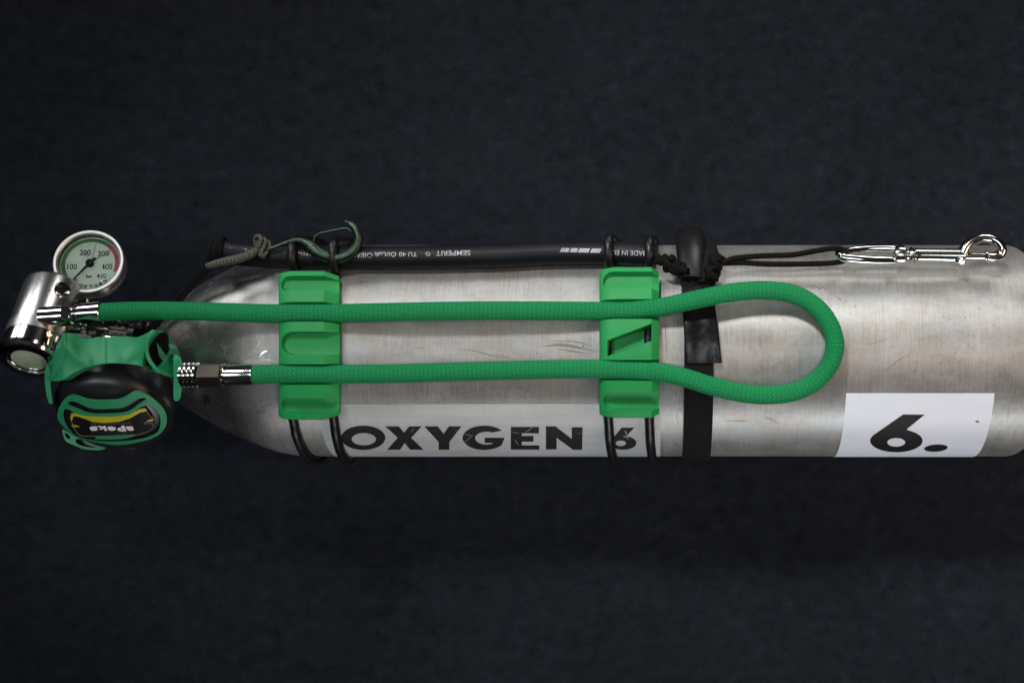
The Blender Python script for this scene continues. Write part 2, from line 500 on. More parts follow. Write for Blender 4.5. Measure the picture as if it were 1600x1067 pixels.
M['film'] = mat_film('clear_grey_label_film', [(0.33, 0.345, 0.335), (0.41, 0.43, 0.435), (0.49, 0.515, 0.525)], 0.55)
M['sticker'] = mat_film('white_vinyl', [(0.61, 0.66, 0.74), (0.65, 0.70, 0.78), (0.68, 0.73, 0.80)], 0.5)
M['print'] = mat_print('worn_black_print')
M['ink'] = mat_plain('black_ink', (0.006, 0.006, 0.006), 0.55, 0, 0.1, spec=0.15)
M['hose_print'] = mat_plain('grey_print', (0.32, 0.33, 0.36), 0.5, 0, 0.35, 900)
M['dial'] = mat_plain('pale_green_dial', (0.42, 0.50, 0.44), 0.6, 0, 0.04)
M['dial_green'] = mat_plain('dial_green', (0.045, 0.16, 0.065), 0.6)
M['dial_red'] = mat_plain('dial_red', (0.42, 0.045, 0.085), 0.6)
M['dial_ink'] = mat_plain('dial_ink', (0.006, 0.010, 0.010), 0.6, spec=0.1)
M['yellow'] = mat_plain('yellow_badge', (0.52, 0.46, 0.02), 0.35, 0, 0.15, 300)
M['silver'] = mat_plain('silver_badge_lettering', (0.85, 0.85, 0.85), 0.25, 0.0, 0.02)
M['trim'] = mat_plain('grey_badge_outline', (0.22, 0.21, 0.18), 0.4, 0.3)
M['scratch'] = mat_plain('scratch_dark', (0.14, 0.13, 0.115), 0.6, 0.3)
M['nick'] = mat_plain('scratch_bright', (0.85, 0.85, 0.82), 0.3, 0.9)
M['grey_cord'] = mat_braid('grey_cord_braid', (0.02, 0.023, 0.018), (0.08, 0.082, 0.070), (0.19, 0.19, 0.17), 10, 450, 0.8, 0.0003)
M['lens'] = mat_plain('pale_green_diaphragm', (0.34, 0.38, 0.28), 0.25, 0, 0.2, 120)
def mat_glass():
    m = NT('gauge_glass'); m.set(Base_Color=(0.93, 0.98, 0.95), Roughness=0.03, Transmission_Weight=1.0)
    m.p.inputs['IOR'].default_value = 1.03
    return m.m
M['glass'] = mat_glass()

# ------------------------------------------------------------------ ground
gverts, gfaces = [], []
GN = 40
for j in range(GN+1):
    for i in range(GN+1):
        x = -3+6*i/GN; y = -3+6*j/GN
        gverts.append((x, y, -TR-0.0002))
for j in range(GN):
    for i in range(GN):
        a = j*(GN+1)+i; gfaces.append((a, a+1, a+GN+2, a+GN+1))
g = mk('ground', gverts, gfaces, M['ground'])
g['kind'] = 'structure'; g['label'] = 'dark navy mottled cloth under the cylinder'

# ------------------------------------------------------------------ cylinder
tank = thing('oxygen_cylinder', (0, 0, -TR), 'scuffed bare aluminium gas cylinder lying on its side with white number sticker', 'cylinder')
def X(px): return (px-CX)*S
prof = [(X(196), 0.0150), (X(238), 0.0150), (X(244), 0.0175)]
for px, r in [(250, 50), (262, 62), (275, 73), (290, 85), (305, 95), (322, 105), (340, 115), (358, 124), (378, 133.5), (400, 143), (424, 152.5), (450, 160), (480, 163.8), (510, 164.25)]:
    prof.append((X(px), r*S))
# smooth the shoulder
sm = [prof[0], prof[1], prof[2]]
sh = catmull([(a, b, 0) for a, b in prof[3:]], 6)
for q in sh: sm.append((q.x, min(q.y, TR)))
for px in range(560, 1560, 50): sm.append((X(px), TR))
xr, cr = X(1600), 0.014
for i in range(0, 13):
    a = R_(90*i/12); sm.append((xr-cr+cr*math.sin(a), TR-cr+cr*math.cos(a)))
sm += [(xr, 0.03), (xr-0.001, 0.0)]
SEG = 240
verts, faces, uvs = [], [], []
for x, r in sm:
    for k in range(SEG):
        a = 2*math.pi*k/SEG
        verts.append((x, math.sin(a)*max(r, 1e-5), math.cos(a)*max(r, 1e-5)))
for i in range(len(sm)-1):
    for k in range(SEG):
        k2 = (k+1) % SEG
        faces.append((i*SEG+k, i*SEG+k2, (i+1)*SEG+k2, (i+1)*SEG+k))
        uvs += [(sm[i][0], k/SEG), (sm[i][0], (k+1)/SEG), (sm[i+1][0], (k+1)/SEG), (sm[i+1][0], k/SEG)]
body = mk('body', verts, faces, M['alu'], tank, True, uvs)
sharp(body, 40)

def wrap(name, px0, px1, py0, extra_deg, h, mat, parent, nx=30, ny=40, th=0.00012, jag=0.0):
    """sheet glued round the cylinder from py0 down past the lower silhouette"""
    a0 = T(px0, py0, h); th0 = math.atan2(a0.y, a0.z)
    b0 = T(px1, py0, h)
    th1 = R_(-90-extra_deg)
    vs, fs = [], []
    for lvl in (h, h-th):
        for j in range(ny+1):
            t = th0+(th1-th0)*j/ny
            for i in range(nx+1):
                x = a0.x+(b0.x-a0.x)*i/nx
                vs.append((x, math.sin(t)*(TR+lvl), math.cos(t)*(TR+lvl)))
    n = (nx+1)*(ny+1)
    for j in range(ny):
        for i in range(nx):
            a = j*(nx+1)+i
            fs.append((a, a+1, a+nx+2, a+nx+1)); fs.append((a+n, a+nx+1+n, a+nx+2+n, a+1+n))
    edge = [i for i in range(nx+1)]+[j*(nx+1)+nx for j in range(1, ny+1)]+[ny*(nx+1)+i for i in range(nx-1, -1, -1)]+[j*(nx+1) for j in range(ny-1, 0, -1)]
    for a, b in zip(edge, edge[1:]+edge[:1]): fs.append((a, b, b+n, a+n))
    return sharp(mk(name, vs, fs, mat, parent), 40)

strip = wrap('label_strip', 495, 1032, 631, 22, 0.00022, M['film'], tank, 40, 40)
stick = wrap('number_sticker', 1322, 1554, 614.5, 30, 0.00035, M['sticker'], tank, 20, 40, 0.0003)

def c6(x, y): return (500+x/3.478, 620+y/3.478)
def Pm(*pts): return [c6(*p) for p in pts]
Tm = lambda px, py, l: T(px, py, l)
letters = []
letters.append(('letter', ell(567.6, 683.8, 34.5, 19), [ell(568.5, 686, 19, 9.6)]))
letters.append(('letter', Pm((355,160),(428,160),(457,194),(485,160),(553,160),(495,222),(563,287),(490,287),(460,250),(435,287),(365,287),(423,222)), []))
letters.append(('letter', Pm((567,160),(640,160),(672,200),(700,160),(768,160),(703,245),(703,287),(645,287),(645,245)), []))
go = [(893+118*math.cos(R_(a)), 222+66*math.sin(R_(a))) for a in range(-36, -325, -8)]
gi = [(905+62*math.cos(R_(a)), 224+35*math.sin(R_(a))) for a in range(-304, -52, 9)]
gpoly = go+[(1003, 222), (895, 222), (895, 250), (938, 250)]+gi
letters.append(('letter', [c6(*p) for p in gpoly], []))
letters.append(('letter', Pm((1037,163),(1190,163),(1190,198),(1097,198),(1097,212),(1160,212),(1160,243),(1097,243),(1097,263),(1192,263),(1192,286),(1037,286)), []))
letters.append(('letter', Pm((1228,160),(1280,160),(1368,228),(1368,165),(1427,165),(1425,287),(1375,287),(1286,222),(1286,285),(1228,285)), []))
def six(f, flag, bc, br, hc, hr, a0, a1):
    bowl = [(bc[0]+br[0]*math.cos(R_(a)), bc[1]+br[1]*math.sin(R_(a))) for a in range(a0, a1, 8)]
    return [f(*p) for p in flag+bowl], [[f(*p) for p in ell(hc[0], hc[1], hr[0], hr[1])]]
f5 = lambda x, y: (900+x/5.616, 550+y/5.616)
o6, h6 = six(f5, [(400, 663), (512, 663), (440, 738)], (415, 797), (115, 60), (393, 800), (46, 24), -72, 215)
letters.append(('numeral', o6, h6))
for nm, o_, h_ in letters:
    plate(nm, o_, h_, Tm, 0.00008, M['print'], strip, cut=2.5, lift=0.00032)
f7 = lambda x, y: (1280+x/5, 590+y/5)
o6, h6 = six(f7, [(657, 287), (823, 289), (683, 403)], (603, 492), (205, 90), (602, 505), (70, 34), -64, 212)
plate('numeral', o6, h6, Tm, 0.00008, M['ink'], stick, cut=2, lift=0.00045)
plate('full_stop', [f7(*p) for p in ell(912, 550, 92, 28, 30, rot=-4)], [], Tm, 0.00008, M['ink'], stick, cut=2, lift=0.00045)
plate('smudge', [f7(*p) for p in [(1219, 338), (1235, 333), (1255, 343), (1240, 352), (1222, 348)]], [], Tm, 0.00004, M['scratch'], stick, lift=0.00040)

# scratches: thin ribbons lying on the metal
def tank_r(x):
    for (a, b), (c, d) in zip(sm, sm[1:]):
        if a <= x <= c and c > a: return b+(d-b)*(x-a)/(c-a)
    return TR
def Tsh(px, py, h=0.0):
    """like T, but following the shoulder's smaller radius"""
    z = 0.05
    for _ in range(60):
        k = (D-z)/D
        y = -(py-CY)*S*k; x = (px-CX)*S*k
        r = tank_r(x)+h
        d = max(-r*0.999, min(r*0.999, y))
        z = 0.6*z+0.4*math.sqrt(r*r-d*d)
    k = (D-z)/D
    return Vector(((px-CX)*S*k, d, z))
def ribbons(name, lines, mat, h=0.00008, parent=tank):
    vs, fs = [], []
    for pts, wd in lines:
        q = catmull([(p[0], p[1], 0) for p in pts], 5) if len(pts) > 2 else [Vector((*p, 0)) for p in pts]
        base = len(vs); n = len(q)
        for i, p in enumerate(q):
            t = (q[min(i+1, n-1)]-q[max(i-1, 0)]).normalized()
            nn = Vector((-t.y, t.x, 0)); ww = wd*0.5*math.sin(math.pi*(i+0.4)/(n-0.2))
            for sg in (-1, 1):
                c = p+nn*ww*sg; vs.append(Tsh(c.x, c.y, h))
        for i in range(n-1):
            a = base+2*i; fs.append((a, a+1, a+3, a+2))
    return mk(name, vs, fs, mat, parent)
cr_ = [((780,198),(806,206),(832,214)), ((783,247),(806,228),(836,206)), ((800,214),(824,222),(850,228)), ((1112,192),(1132,182),(1160,161)), ((1040,188),(1066,196),(1092,199)),
       ((1044,222),(1064,214),(1088,212)), ((1058,230),(1068,246),(1080,262)), ((1070,222),(1060,240),(1052,250)), ((494,192),(503,182),(513,172)), ((940,180),(956,186),(976,196)), ((962,166),(958,180),(966,192)),
       ((590,180),(612,178),(640,190)), ((1072,236),(1082,230),(1090,238)), ((705,176),(722,170),(744,176))]
ck = ribbons('worn_crack', [([c6(*p) for p in t_], random.uniform(0.4, 0.8)) for t_ in cr_[:2]+cr_[3:5]+cr_[6:7]+cr_[8:9]]+[([f5(425, 690), f5(440, 705), f5(437, 725)], 1.2), ([f5(410, 735), f5(432, 742), f5(455, 738)], 1.2), ([f5(445, 735), f5(452, 755), f5(462, 770)], 0.9)], M['film'], 0.00042, strip)
ck['kind'] = 'stuff'
dark = [([(705, 545), (740, 548), (775, 557), (812, 562)], 1.1), ([(765, 552), (790, 557), (800, 561)], 0.9),
        ([(640, 545), (655, 543), (670, 548)], 0.7), ([(845, 541), (880, 540), (935, 549)], 2.2), ([(860, 533), (900, 534), (925, 541)], 1.6), ([(870, 545), (895, 549), (920, 553)], 1.8), ([(856, 537), (885, 538), (915, 545)], 1.5),
        ([(670, 598), (668, 610), (668, 620)], 0.7), ([(685, 608), (693, 622), (697, 628)], 0.7), ([(700, 604), (712, 606), (732, 604)], 0.7),
        ([(787, 628), (792, 610), (800, 602)], 0.7), ([(806, 627), (818, 617), (826, 605), (824, 594)], 0.8), ([(800, 600), (815, 607), (838, 615)], 0.6),
        ([(1268, 454), (1273, 447), (1281, 452), (1286, 449), (1300, 461)], 1.1), ([(1309, 464), (1314, 469)], 2.2), ([(1380, 582), (1405, 562), (1425, 553)], 0.8), ([(1350, 541), (1375, 533), (1395, 527)], 0.7),
        ([(1135, 657), (1165, 658)], 1.0), ([(1195, 652), (1205, 655), (1216, 662)], 0.8), ([(553, 428), (580, 427), (605, 432)], 3.0), ([(541, 431), (560, 430), (590, 436)], 2.0),
        ([(1064, 668), (1057, 652), (1060, 640)], 0.8), ([(1057, 641), (1063, 639), (1067, 642)], 1.0), ([(1050, 690), (1056, 693)], 1.2), ([(1055, 694), (1058, 696)], 1.8),
        ([(1041, 470+30), (1040, 520), (1042, 560)], 1.2), ([(370, 612), (376, 618), (383, 622)], 1.2), ([(640, 552), (641, 559)], 1.0), ([(430, 660), (380, 668)], 0.6)]
for i in range(150):
    cx_, cy_ = random.choice([(1530, 520), (1530, 520), (1470, 560), (1340, 520), (1450, 600), (1500, 470), (1560, 560), (1200, 540), (800, 540)])
    x, y = random.gauss(cx_, 45), random.gauss(cy_, 34)
    if x > 1585 or not 445 < y < 690 or (y > 608 and 1300 < x < 1565): continue
    l_ = random.uniform(1.2, 5); a = random.gauss(0.3, 0.5)
    dark.append(([(x, y), (x+l_*math.cos(a), y+l_*math.sin(a))], random.uniform(0.5, 1.3)))
sc = ribbons('scuff_mark', dark, M['scratch']); sc['kind'] = 'stuff'
lite = []
random.seed(31)
for i in range(60):
    x, y = random.gauss(385, 26), random.gauss(545, 16)
    if x > 428 or y < 512 or y > 568: continue
    l_ = random.uniform(3, 14); a = random.uniform(0, 6.28); b = a+random.uniform(-0.7, 0.7)
    lite.append(([(x, y), (x+l_*math.cos(a), y+l_*math.sin(a)), (x+l_*math.cos(a)+l_*math.cos(b), y+l_*math.sin(a)+l_*math.sin(b))], random.uniform(0.4, 1.1)))
for i in range(34):
    x, y = random.gauss(382, 20), random.gauss(650, 11)
    if x > 425 or y > 672+(x-382)*0.4: continue
    l_ = random.uniform(3, 11); a = random.gauss(-0.6, 0.4); b = a+random.uniform(-0.5, 0.5)
    lite.append(([(x, y), (x+l_*math.cos(a), y+l_*math.sin(a)), (x+l_*math.cos(a)+l_*math.cos(b), y+l_*math.sin(a)+l_*math.sin(b))], random.uniform(0.4, 1.0)))
lite += [([(404, 560), (411, 551), (418, 548)], 3.0), ([(394, 673), (398, 675), (403, 680)], 2.0), ([(364, 545), (368, 560), (377, 570)], 1.2)]
lite += [([(321, 454), (332, 450)], 1.6), ([(325, 447), (331, 442)], 1.0), ([(327, 443), (332, 441)], 0.8)]
lite += [([(293+i*5.2, 464-i*5.3), (297+i*5.2, 458-i*5.3)], 1.4) for i in range(7)]
lite += [([(387, 446), (388, 450)], 1.2), ([(390, 444), (393, 449)], 1.0)]
sc = ribbons('bright_scratch', lite, M['nick']); sc['kind'] = 'stuff'
finish_plate('stamped_lettering', text_bm('AS', 323, 624, 9, 84, bold=0.02), lambda px, py, l: Tsh(px, py, l), 0.00005, M['ink'], tank, lift=0.0002)

# cylinder valve, mostly hidden behind the regulators
vx = W(220, 545, 0.005)
lathe('valve_body', [(0, 0.014), (0.004, 0.0165), (0.03, 0.0165), (0.034, 0.013), (0.05, 0.013)], (X(246), 0, 0.0), (-1, 0, 0), M['chrome'], tank, 40)
lathe('valve_stem', [(0, 0.008), (0.022, 0.008), (0.0225, 0.010), (0.026, 0.010), (0.0265, 0.0)], W(192, 545, 0.006), (0, 1, 0.3), M['chrome'], tank, 32)
kn = []
for i in range(24):
    pass
kv, kf = [], []
KO, KA = W(222, 530, 0.012), Vector((0.25, 1, 0.25)).normalized()
ke1 = (Vector((1, 0, 0))-KA*KA.x).normalized(); ke2 = KA.cross(ke1)
KP = [(0, 0.0), (0, 0.0075), (0.002, 0.0088), (0.011, 0.0092), (0.014, 0.008), (0.0155, 0.0)]
for t, r in KP:
    for k in range(48):
        rr_ = r*(1+0.07*math.cos(k/48*2*math.pi*8)); a = 2*math.pi*k/48
        kv.append(KO+KA*t+(ke1*math.cos(a)+ke2*math.sin(a))*max(rr_, 1e-5))
for i in range(len(KP)-1):
    for k in range(48): kf.append((i*48+k, i*48+(k+1) % 48, (i+1)*48+(k+1) % 48, (i+1)*48+k))
sharp(mk('valve_knob', kv, kf, M['black'], tank), 35)

# ------------------------------------------------------------------ black rubber hose along the cylinder's upper side
HR = 0.0071
HY, HZ = 0.0572, 0.0470
hp = [(345, 393.0), (400, 399), (520, 402), (650, 402.5), (780, 400), (860, 396.5), (960, 396), (1026, 400)]
hpath = []
for px, py in hp:
    z = HZ
    q = W(px, py, z)
    # rest on the cylinder: keep the centre HR away from its surface
    for _ in range(20):
        y = q.y; z = math.sqrt(max(0.0004, (TR+HR+0.0003)**2-min(y, 0.0725)**2)); q = W(px, py, z)
    hpath.append(q)
rh = thing('rubber_hose', hpath[0], 'black rubber hose with upside-down grey lettering along the upper side of the cylinder', 'hose')
tube('tube', hpath, HR, M['hose_rubber'], rh, 32, 10)
hx = [p.x for p in hpath]
def hose_map(px, py, l):
    x = (px-CX)*S*(D-0.054)/D
    yc = interp([(p.x, p.y) for p in hpath], x); zc = interp([(p.x, p.z) for p in hpath], x)
    return on_cyl(px, py, yc, zc, HR+l)
def htext(body, cx, cy, h, width=None, rot=180, bold=0.01):
    finish_plate('lettering', text_bm(body, cx, cy, h, rot, width=width, bold=bold), hose_map, 0.00005, M['hose_print'], rh, cut=1.5, lift=0.00015)
htext('SEMPERIT', 708, 395.5, 8.0, 54, 179)
finish_plate('lettering', text_bm('O', 668.5, 397, 6.5, 0, width=7), hose_map, 0.00005, M['hose_print'], rh, cut=1.5, lift=0.00015)
plate('lettering', [(665.5, 394.5), (666.3, 393.8), (671.5, 399.5), (670.7, 400.2)], [], hose_map, 0.00005, M['hose_print'], rh, lift=0.00015)
htext('TU 40', 637.5, 397.5, 7, 28)
htext('\u00d6l/Luft', 602, 398, 8, 34)
htext('Oil/Air', 565, 399, 8, 34)
htext('Conductive R', 455, 398, 7.5, 96, 181)
htext('mm/m', 372, 390.5, 6, 26, 184)
htext('MADE IN EU', 984, 395.5, 7.6, 56, 181.5)
for i, (a, b) in enumerate([(876, 877.5), (879, 881.5), (882.5, 888.5), (891, 901.5), (904, 920), (923, 938)]):
    plate('printed_bar', [(a+2, 387.5+0.02*(a-876)), (b+2, 387.5+0.02*(b-876)), (b-0.5, 394+0.02*(b-876)), (a-1.5, 394+0.02*(a-876))], [], hose_map, 0.00005, M['hose_print'], rh, cut=1.5, lift=0.00015)
# tape wrapped round the hose's left end, with frayed cord ends
for i, (px, r) in enumerate([(348, 0.0090), (342, 0.0096), (335, 0.0086)]):
    q = W(px, 393+(348-px)*0.1, hpath[0].z)
    ring = [q+Vector((0.0006*math.sin(a*1.0+i), math.cos(a)*r*0.82, math.sin(a)*r*0.82)) for a in [2*math.pi*k/20 for k in range(21)]]
    tube('end_wrap', ring, 0.0022, M['cord'], rh, 10, 2, closed=True, up=(1, 0, 0))
for i in range(16):
    a = random.uniform(0, 6.28); q = W(331, 392, hpath[0].z)+Vector((0, math.cos(a)*0.004, math.sin(a)*0.004))
    e = q+Vector((-random.uniform(0.001, 0.005), math.cos(a)*0.004, abs(math.sin(a))*0.003))
    tube('frayed_end', [q+Vector((0.003, 0, 0)), q, e], [0.0005, 0.0004, 0.0001], M['cord'], rh, 6, 3)

# ------------------------------------------------------------------ green hose
ZB = None
gh_pts = [(158, 488, 0.0583, 0), (200, 486, 0.0590, 0), (262, 485.5, 0.064, 0), (330, 487, 0.0675, 0), (390, 489, 0.0695, 0), (440, 490, None, 0.0082), (485, 490, None, 0.0078), (530, 489.5, None, 0.0082),
          (620, 487.5, None, 0.0110), (740, 485.5, None, 0.0120), (860, 485.5, None, 0.0105), (935, 486, None, 0.0082), (980, 486, None, 0.0078), (1030, 480.5, None, 0.0090), (1075, 471, None, 0.0125),
          (1120, 461.5, None, 0.014), (1160, 455.5, None, 0.014), (1200, 454, None, 0.0135), (1240, 460, None, 0.0125), (1273, 478, None, 0.011), (1295, 505, None, 0.0095), (1304.5, 538, None, 0.0085), (1296, 570, None, 0.0085),
          (1272, 597, None, 0.0095), (1240, 612, None, 0.011), (1203, 617, None, 0.012), (1160, 614, None, 0.0125), (1115, 604, None, 0.0125), (1070, 590, None, 0.0115), (1030, 581, None, 0.0090), (980, 577.5, None, 0.0078),
          (935, 576.5, None, 0.0080), (860, 577, None, 0.0075), (740, 580, None, 0.0070), (620, 583.5, None, 0.0068), (530, 584.5, None, 0.0075), (485, 584, None, 0.0078), (440, 584, None, 0.0080), (396, 585, 0.0715, 0)]
GR = 0.00535
gpath = [W(a, b, z) if z is not None else T(a, b, h) for a, b, z, h in gh_pts]
gh = thing('breathing_hose', gpath[0], 'long green braided hose looping over the cylinder between the two regulators', 'hose')
tube('hose', gpath, GR, M['braid'], gh, 36, 12)

# left ferrule to the first stage
fa = (gpath[0]-W(118, 490.5, 0.0580)).normalized()
lathe('ferrule', [(-0.0155, 0.0045), (-0.0150, 0.0054), (-0.0128, 0.0056), (-0.0122, 0.0050), (-0.0118, 0.0060), (0.0004, 0.0064), (0.0008, 0.0060), (0.0010, 0.0050)], gpath[0], fa, M['chrome'], gh, 48)
lathe('hex_nut', [(-0.0215, 0.0050), (-0.0212, 0.0068), (-0.0165, 0.0068), (-0.0160, 0.0052)], gpath[0], fa, M['chrome'], gh, 6, False, phase=0.08)
lathe('hose_stem', [(-0.030, 0.0042), (-0.015, 0.0042)], gpath[0], fa, M['chrome'], gh, 32)
# right ferrule, nut and threads to the second stage
e = gpath[-1]; ax = (W(290, 586.5, 0.068)-e).normalized()
lathe('ferrule', [(-0.0006, 0.0050), (-0.0004, 0.0059), (0.0004, 0.0061), (0.0150, 0.0058), (0.0154, 0.0060), (0.0164, 0.0060), (0.0168, 0.0050)], e, ax, M['chrome'], gh, 48)
lathe('hex_nut', [(0.0176, 0.0060), (0.0182, 0.0074), (0.0312, 0.0074), (0.0318, 0.0062)], e, ax, M['nut'], gh, 6, False, phase=0.12)
lathe('hose_stem', [(0.014, 0.0044), (0.034, 0.0044)], e, ax, M['chrome'], gh, 32)
tp = []
for i in range(4):
    b = 0.0322+i*0.0027
    tp += [(b, 0.0052), (b+0.0005, 0.0072), (b+0.0014, 0.0072), (b+0.0019, 0.0052)]
tp.append((0.0322+4*0.0027, 0.0052))
lathe('threaded_coupling', tp, e, ax, M['chrome'], gh, 48, ang=25)

# ------------------------------------------------------------------ green hose retainers
def retainer(x0, x1, xc, ytop, ybot, recs, window, grooves, label, bands, rot=0):
    c0 = T((x0+x1)/2, 548, 0)
    t = thing('hose_retainer', c0, label, 'hose clip', 'green hose retainers strapped on the cylinder')
    ys = []
    y = ytop
    while y < ybot: ys.append(y); y += 0.8
    ys.append(ybot)
    extra = []
    for a, b in recs:
        extra += [a-0.15, a+0.15, b-0.15, b+0.15]
    ys = sorted(set(ys+extra))
    xs = [x0+(x1-x0)*i/110 for i in range(111)]+[xc-0.1, xc+0.1]
    xs = sorted(xs)
    H = 0.0112
    gc = [(T((x0+x1)/2, gy, 0.0078), gy) for gy in grooves]
    gth = [math.atan2(p.y, p.z) for p, _ in gc]
    def height(px, py, th):
        h = H
        # rounded left shoulder
        u = (px-x0)
        if u < 30: h -= 0.0050*(1-math.sqrt(max(0, 1-((30-u)/30)**2)))
        # chamfer on the right
        if px > xc: h -= 0.0045*(px-xc)/(x1-xc)
        # end rounding
        for e_ in (py-ytop, ybot-py):
            if e_ < 3: h -= 0.0012*(1-math.sqrt(max(0, 1-((3-e_)/3)**2)))
        # scooped recesses, open to the right
        for a, b in recs:
            if a-1 < py < b+1:
                mid = (a+b)/2; hw = (b-a)/2
                # rounded left end
                lx = x0+6; rcx = lx+hw
                ins = 1.0
                if px < rcx:
                    dd = math.hypot(px-rcx, (py-mid)*1.0)/hw
                    ins = sst(1.02, 0.86, dd)
                ed = sst(0, 0.6, hw-abs(py-mid))
                v = (py-mid)/hw
                dep = 0.0040+0.0014*(1-v*v)
                hh = min(h, max(H-dep, 0.0045) if px <= xc else H-dep-0.001*(px-xc)/(x1-xc))
                h = h+(hh-h)*ins*ed
        if window:
            (ax_, ay0, ay1), (bx_, by0, by1) = window
            if ax_-1 < px < bx_+1:
                f = (px-ax_)/(bx_-ax_)
                t0 = ay0+(by0-ay0)*f; t1 = ay1+(by1-ay1)*f
                ins = sst(-0.6, 0.6, px-ax_)*sst(-0.6, 0.6, bx_-px)*sst(-0.6, 0.6, py-t0)*sst(-0.6, 0.6, t1-py)
                dp = 0.0086
                if px < ax_+8: dp = 0.0098
                if px > bx_-9: dp = 0.0098
                h = h-dp*ins
        for g_ in gth:
            d = (th-g_)*(TR+0.0078)
            rg = GR+0.0003
            if abs(d) < rg: h = min(h, 0.0078-math.sqrt(rg*rg-d*d))
        return max(h, 0.0008)
    vs, fs = [], []
    nx_, ny_ = len(xs), len(ys)
    base = []
    for py in ys:
        for px in xs:
            p = T(px, py, H); th = math.atan2(p.y, p.z)
            # rounded outline corner at upper and lower left
            h = height(px, py, th)
            vs.append((p.x, math.sin(th)*(TR+h), math.cos(th)*(TR+h))); base.append((p.x, th))
    for j in range(ny_-1):
        for i in range(nx_-1):
            a = j*nx_+i; fs.append((a, a+1, a+nx_+1, a+nx_))
    edge = [i for i in range(nx_)]+[j*nx_+nx_-1 for j in range(1, ny_)]+[(ny_-1)*nx_+i for i in range(nx_-2, -1, -1)]+[j*nx_ for j in range(ny_-2, 0, -1)]
    st = len(vs)
    for id_ in edge:
        x, th = base[id_]; vs.append((x, math.sin(th)*(TR+0.0004), math.cos(th)*(TR+0.0004)))
    m_ = len(edge)
    for i in range(m_): fs.append((edge[i], edge[(i+1) % m_], st+(i+1) % m_, st+i))
    o = mk('block', vs, fs, M['clip'], t)
    sharp(o, 28)
    # rubber bands: taut loops round the cylinder and over the black hose
    for bx, tilt in bands:
        bx_w = (bx-CX)*S*(D-TR)/D
        br = 0.0028
        cy = interp([(p.x, p.y) for p in hpath], bx_w); cz = interp([(p.x, p.z) for p in hpath], bx_w)
        pe = T(bx, ytop+9, 0); tc0 = math.atan2(pe.y, pe.z); tc1 = R_(258)
        pts = []
        for k in range(200):
            a = tc0+(tc1-tc0)*k/199
            pts.append((math.sin(a)*(TR+br), math.cos(a)*(TR+br)))
        first, last = pts[0], pts[-1]
        for k in range(60):
            a = 2*math.pi*k/60
            pts.append((cy+math.sin(a)*(HR+br), cz+math.cos(a)*(HR+br)))
        P = sorted(pts)
        def half(P):
            h_ = []
            for p in P:
                while len(h_) > 1 and (h_[-1][0]-h_[-2][0])*(p[1]-h_[-2][1])-(h_[-1][1]-h_[-2][1])*(p[0]-h_[-2][0]) <= 0: h_.pop()
                h_.append(p)
            return h_
        hull = half(P)[:-1]+half(P[::-1])[:-1]
        i0 = hull.index(last); hull = hull[i0+1:]+hull[:i0+1]
        if math.hypot(hull[0][0]-cy, hull[0][1]-cz) > HR+br+1e-4: hull = hull[-2::-1]+[last]
        hull = [first]+[p for p in hull if p != first]
        n_ = 60
        for k in range(1, n_):
            a = tc1+(2*math.pi+tc0-tc1)*k/n_
            under = sst(2*math.pi-tc0-0.06, 2*math.pi-tc0+0.06, a)*sst(2*math.pi+tc0, 2*math.pi+tc0-0.08, a)
            rr_ = TR+br-(br-0.0012)*under
            hull.append((math.sin(a)*rr_, math.cos(a)*rr_))
        pl = [Vector((bx_w+tilt*(TR-z_)*1.0, y_, z_)) for y_, z_ in hull]
        pl.append(pl[0])
        seg_l = [0]
        for a, b in zip(pl, pl[1:]): seg_l.append(seg_l[-1]+(b-a).length)
        out = []
        n_ = 200; j = 0
        for i in range(n_+1):
            s_ = seg_l[-1]*i/n_
            while j < len(pl)-2 and seg_l[j+1] < s_: j += 1
            f = (s_-seg_l[j])/max(1e-9, seg_l[j+1]-seg_l[j])
            out.append(pl[j].lerp(pl[j+1], min(1, max(0, f))))
        tube('rubber_band', out, br, M['rubber'], t, 14, 1, smooth_path=False, closed=True, up=(1, 0, 0))
    return t
retainer(432, 527, 506, 422, 657, [(431, 454), (518, 555.5), (622, 647.5)], None, [490, 584],
         'green plastic hose retainer near the cylinder shoulder, with three scooped recesses', [(449, 0.02), (516, -0.05)])
retainer(936, 1030, 1018, 416, 654, [(424.5, 450), (614, 642.5)], ((950, 532, 556), (1017.5, 506.5, 532)), [486, 577.5],
         'green plastic hose retainer beside the black strap, with a slanted slot', [(948, 0.05), (1013, 0.05)])

